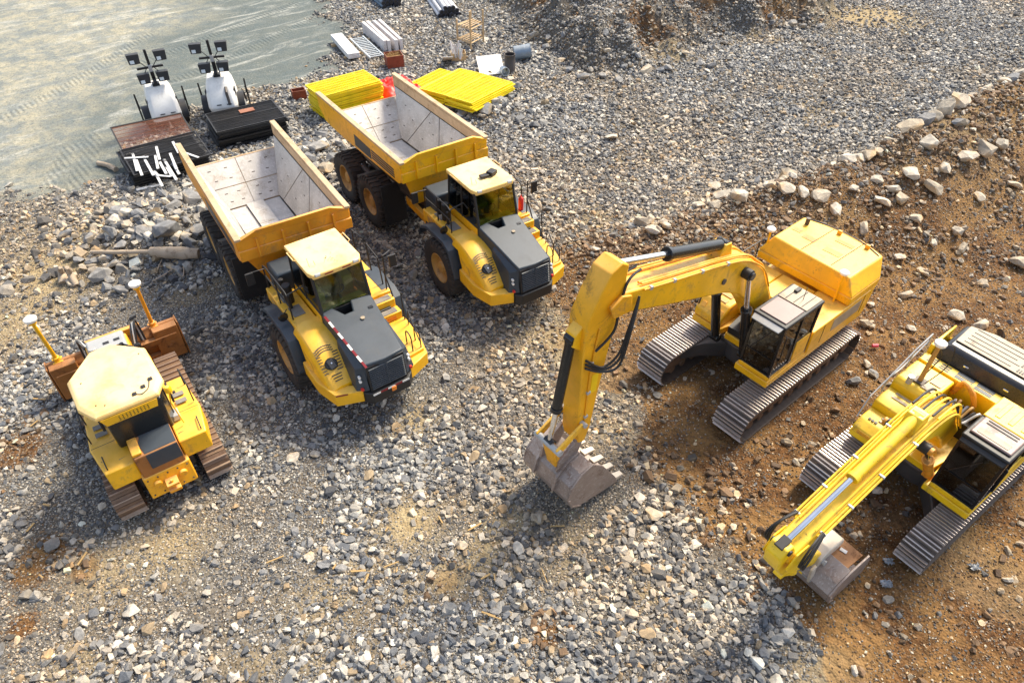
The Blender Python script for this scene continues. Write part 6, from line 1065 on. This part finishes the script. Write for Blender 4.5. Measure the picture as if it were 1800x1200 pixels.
p = on(1532, 610, .05); g = G(); g.lathe([(0, 0), (.045, 0), (.055, .16), (.05, .16), (.04, .02), (0, .02)], n=16, ax='x'); o = g.ob('paper_cup', 'pink', None); o.location = p + Vector((0, 0, .06)); tag(o, 'small pink cup lying on soil behind an excavator track', 'cup')
# ------------------------------------------------------------------ boulders: each one its own object
_rk = {}
def rock_mesh(k, mat):
    if (k, mat) not in _rk: r_ = random.Random(k * 7 + 1); _rk[k, mat] = hull_mesh('rock', 18 + k % 7, (1, r_.uniform(.62, .95), r_.uniform(.45, .8)), 300 + k, 1, mat)
    return _rk[k, mat]
NR = 0
def rock(x, y, size, tan, label, group, flat=1., k=None):
    global NR
    if NR >= 300 or footmask(np.array(x), np.array(y), size * .45): return
    me = rock_mesh(rr.randrange(12) if k is None else k, 'rock_tan' if tan else 'rock_grey'); o = bpy.data.objects.new('rock', me); C.objects.link(o); s = size; o.scale = (s * rr.uniform(.9, 1.15), s * rr.uniform(.85, 1.1), s * flat * rr.uniform(.8, 1.1))
    o.location = (x, y, gz(x, y) + s * flat * rr.uniform(.14, .28)); o.rotation_euler = (rr.gauss(0, .25), rr.gauss(0, .25), rr.uniform(0, 6.28)); tag(o, label, 'rock', group); NR += 1
def prock(px, py, wpx, tan, label, group, flat=.8):
    z = 0.
    for _ in range(6): p = ground_at(px, py, z); z = gz(p.x, p.y)
    depth = p.y * math.cos(R(CAM_PITCH)) + (CAM_H - z) * math.sin(R(CAM_PITCH)); rock(p.x, p.y, wpx * depth / CAM_F * 1.12, tan, label, group, flat)
LB = [('pale angular boulder on the crest of the brown earth bank', 'boulders along the earth bank'), ('grey blocky rock in the rock pile beside the orange truck body', 'rocks in the pile with the log'), ('grey rock at the foot of the soil mound', 'rocks around the soil mound'), ('grey rock in the heap between the two truck bodies', 'rocks between the dump trucks'), ('grey rock under the outer yellow barrier pile', 'rocks under the yellow barriers'), ('flat pale stone lying loose in the gravel', 'larger stones in the open gravel'), ('tan stone lying on the brown soil behind the excavators', 'stones on the brown slope')]
for a in [(1595, 245, 42, 1), (1627, 260, 46, 1), (1755, 178, 40, 1), (1730, 265, 54, 1), (1700, 277, 42, 1), (1690, 195, 26, 1), (1685, 222, 36, 0), (1380, 340, 44, 1), (1550, 357, 40, 1), (1440, 350, 36, 1), (1610, 387, 30, 1), (1570, 335, 36, 1), (1605, 302, 54, 1), (1660, 300, 38, 1), (1640, 330, 40, 1), (1790, 470, 44, 1), (1520, 400, 30, 1), (1470, 365, 34, 1), (1410, 345, 32, 1), (1500, 335, 30, 1), (1585, 350, 34, 1), (1540, 320, 30, 1), (1760, 255, 34, 1), (1780, 330, 30, 1), (1720, 350, 28, 1)]: prock(*a, *LB[0])
for a in [(300, 414, 62, 0), (258, 412, 38, 0), (214, 432, 32, 0), (180, 490, 40, 0), (306, 366, 32, 0), (342, 356, 48, 0), (352, 410, 44, 0), (246, 455, 22, 0), (330, 392, 26, 0), (197, 452, 26, 0), (165, 462, 26, 0), (140, 460, 24, 0), (215, 512, 30, 0), (222, 400, 22, 1), (280, 385, 24, 1), (175, 420, 24, 1), (300, 470, 20, 1), (240, 476, 22, 0), (312, 476, 24, 0), (200, 468, 28, 0), (128, 452, 24, 1), (150, 530, 20, 0), (330, 425, 22, 1), (256, 362, 24, 1), (232, 372, 20, 1)]: prock(*a, *LB[1])
for a in [(560, 262, 40, 0), (548, 282, 34, 0), (585, 280, 30, 0), (575, 300, 34, 1), (600, 258, 28, 0), (540, 250, 26, 0), (566, 240, 24, 0), (590, 315, 26, 1), (560, 312, 28, 0), (620, 268, 24, 0), (700, 545, 26, 1), (725, 490, 30, 0), (700, 470, 24, 0), (735, 450, 22, 0)]: prock(*a, *LB[3])
for a in [(855, 192, 34, 0), (830, 197, 24, 0), (880, 178, 22, 0), (905, 155, 24, 0), (870, 165, 24, 0), (893, 170, 20, 0), (815, 200, 22, 0), (848, 205, 20, 0), (795, 192, 20, 0), (910, 178, 18, 1)]: prock(*a, *LB[4])
for a in [(1137, 120, 28, 1), (1040, 105, 22, 0), (1000, 95, 24, 0), (1090, 112, 22, 0), (1180, 85, 24, 0), (1245, 25, 22, 0), (1170, 72, 20, 0), (940, 65, 24, 0), (985, 110, 20, 1), (1060, 120, 20, 0), (1030, 82, 24, 0), (1265, 45, 20, 0), (1390, 45, 22, 0), (1440, 50, 18, 0), (960, 85, 18, 0)]: prock(*a, *LB[2])
for a in [(1148, 905, 36, 1), (910, 966, 34, 1), (845, 1010, 22, 1), (140, 1115, 28, 0), (65, 1052, 26, 0), (810, 960, 30, 1), (1075, 245, 36, 1), (625, 905, 28, 1), (585, 960, 26, 0), (570, 995, 28, 0), (545, 955, 26, 0), (520, 935, 24, 0), (640, 990, 26, 0), (670, 980, 26, 1), (600, 1000, 28, 0), (635, 1010, 24, 0), (545, 980, 24, 1), (515, 805, 30, 1), (555, 800, 22, 0), (710, 845, 26, 0), (790, 900, 24, 1), (1020, 900, 24, 0), (1085, 880, 24, 1), (1000, 1060, 22, 0), (1160, 1000, 22, 1), (1255, 330, 26, 1), (1180, 255, 24, 1), (1250, 300, 22, 1), (1300, 345, 26, 1), (1330, 320, 22, 0), (1225, 215, 22, 0), (1110, 400, 26, 0), (1140, 395, 24, 1), (1045, 440, 24, 1), (870, 1075, 26, 0), (300, 1090, 20, 1), (255, 1150, 22, 0), (735, 870, 22, 1), (1500, 1180, 20, 1)]: prock(*a, *LB[5], .6)
for a in [(1530, 575, 20, 1), (1522, 643, 22, 1), (1498, 673, 26, 0), (1535, 660, 24, 0), (1590, 520, 26, 1), (1620, 480, 24, 1), (1680, 560, 30, 1), (1690, 440, 26, 1), (1640, 430, 24, 1), (1580, 455, 22, 1), (1725, 500, 22, 1), (1700, 600, 22, 1), (1720, 575, 34, 1), (1600, 580, 20, 1), (1770, 1020, 18, 1), (1770, 970, 18, 1), (1400, 815, 18, 1), (1680, 410, 30, 1)]: prock(*a, *LB[6])
for k in range(70):   # more of each kind, sizes falling off
    t_ = rr.uniform(1.0, 5.2); i = int(t_); a, b = BERM[i], BERM[i + 1]; f = t_ - i; d = rr.gauss(-.3, .9); x, y = a[0] + (b[0] - a[0]) * f, a[1] + (b[1] - a[1]) * f; rock(x + .5 * d, y - .85 * d if d < 0 else y + d * .6, .4 + .8 * rr.random() ** 1.8, rr.random() < .88, *LB[0])
for k in range(40): rock(rr.gauss(-12.3, 1.4), rr.gauss(20.0, 1.2), .3 + .45 * rr.random() ** 1.6, rr.random() < .25, *LB[1])
for k in range(40): i = rr.randrange(1, 8); f = rr.random(); a, b = MOUND[i], MOUND[i + 1]; rock(a[0] + (b[0] - a[0]) * f + rr.gauss(0, .5), a[1] + (b[1] - a[1]) * f + rr.gauss(.2, .6), .2 + .45 * rr.random() ** 2, rr.random() < .3, *LB[2])
for k in range(40): p = ground_at(rr.uniform(1420, 1800), rr.uniform(380, 640)); rock(p.x, p.y, .16 + .3 * rr.random() ** 2, True, *LB[6])
print('rocks', NR)
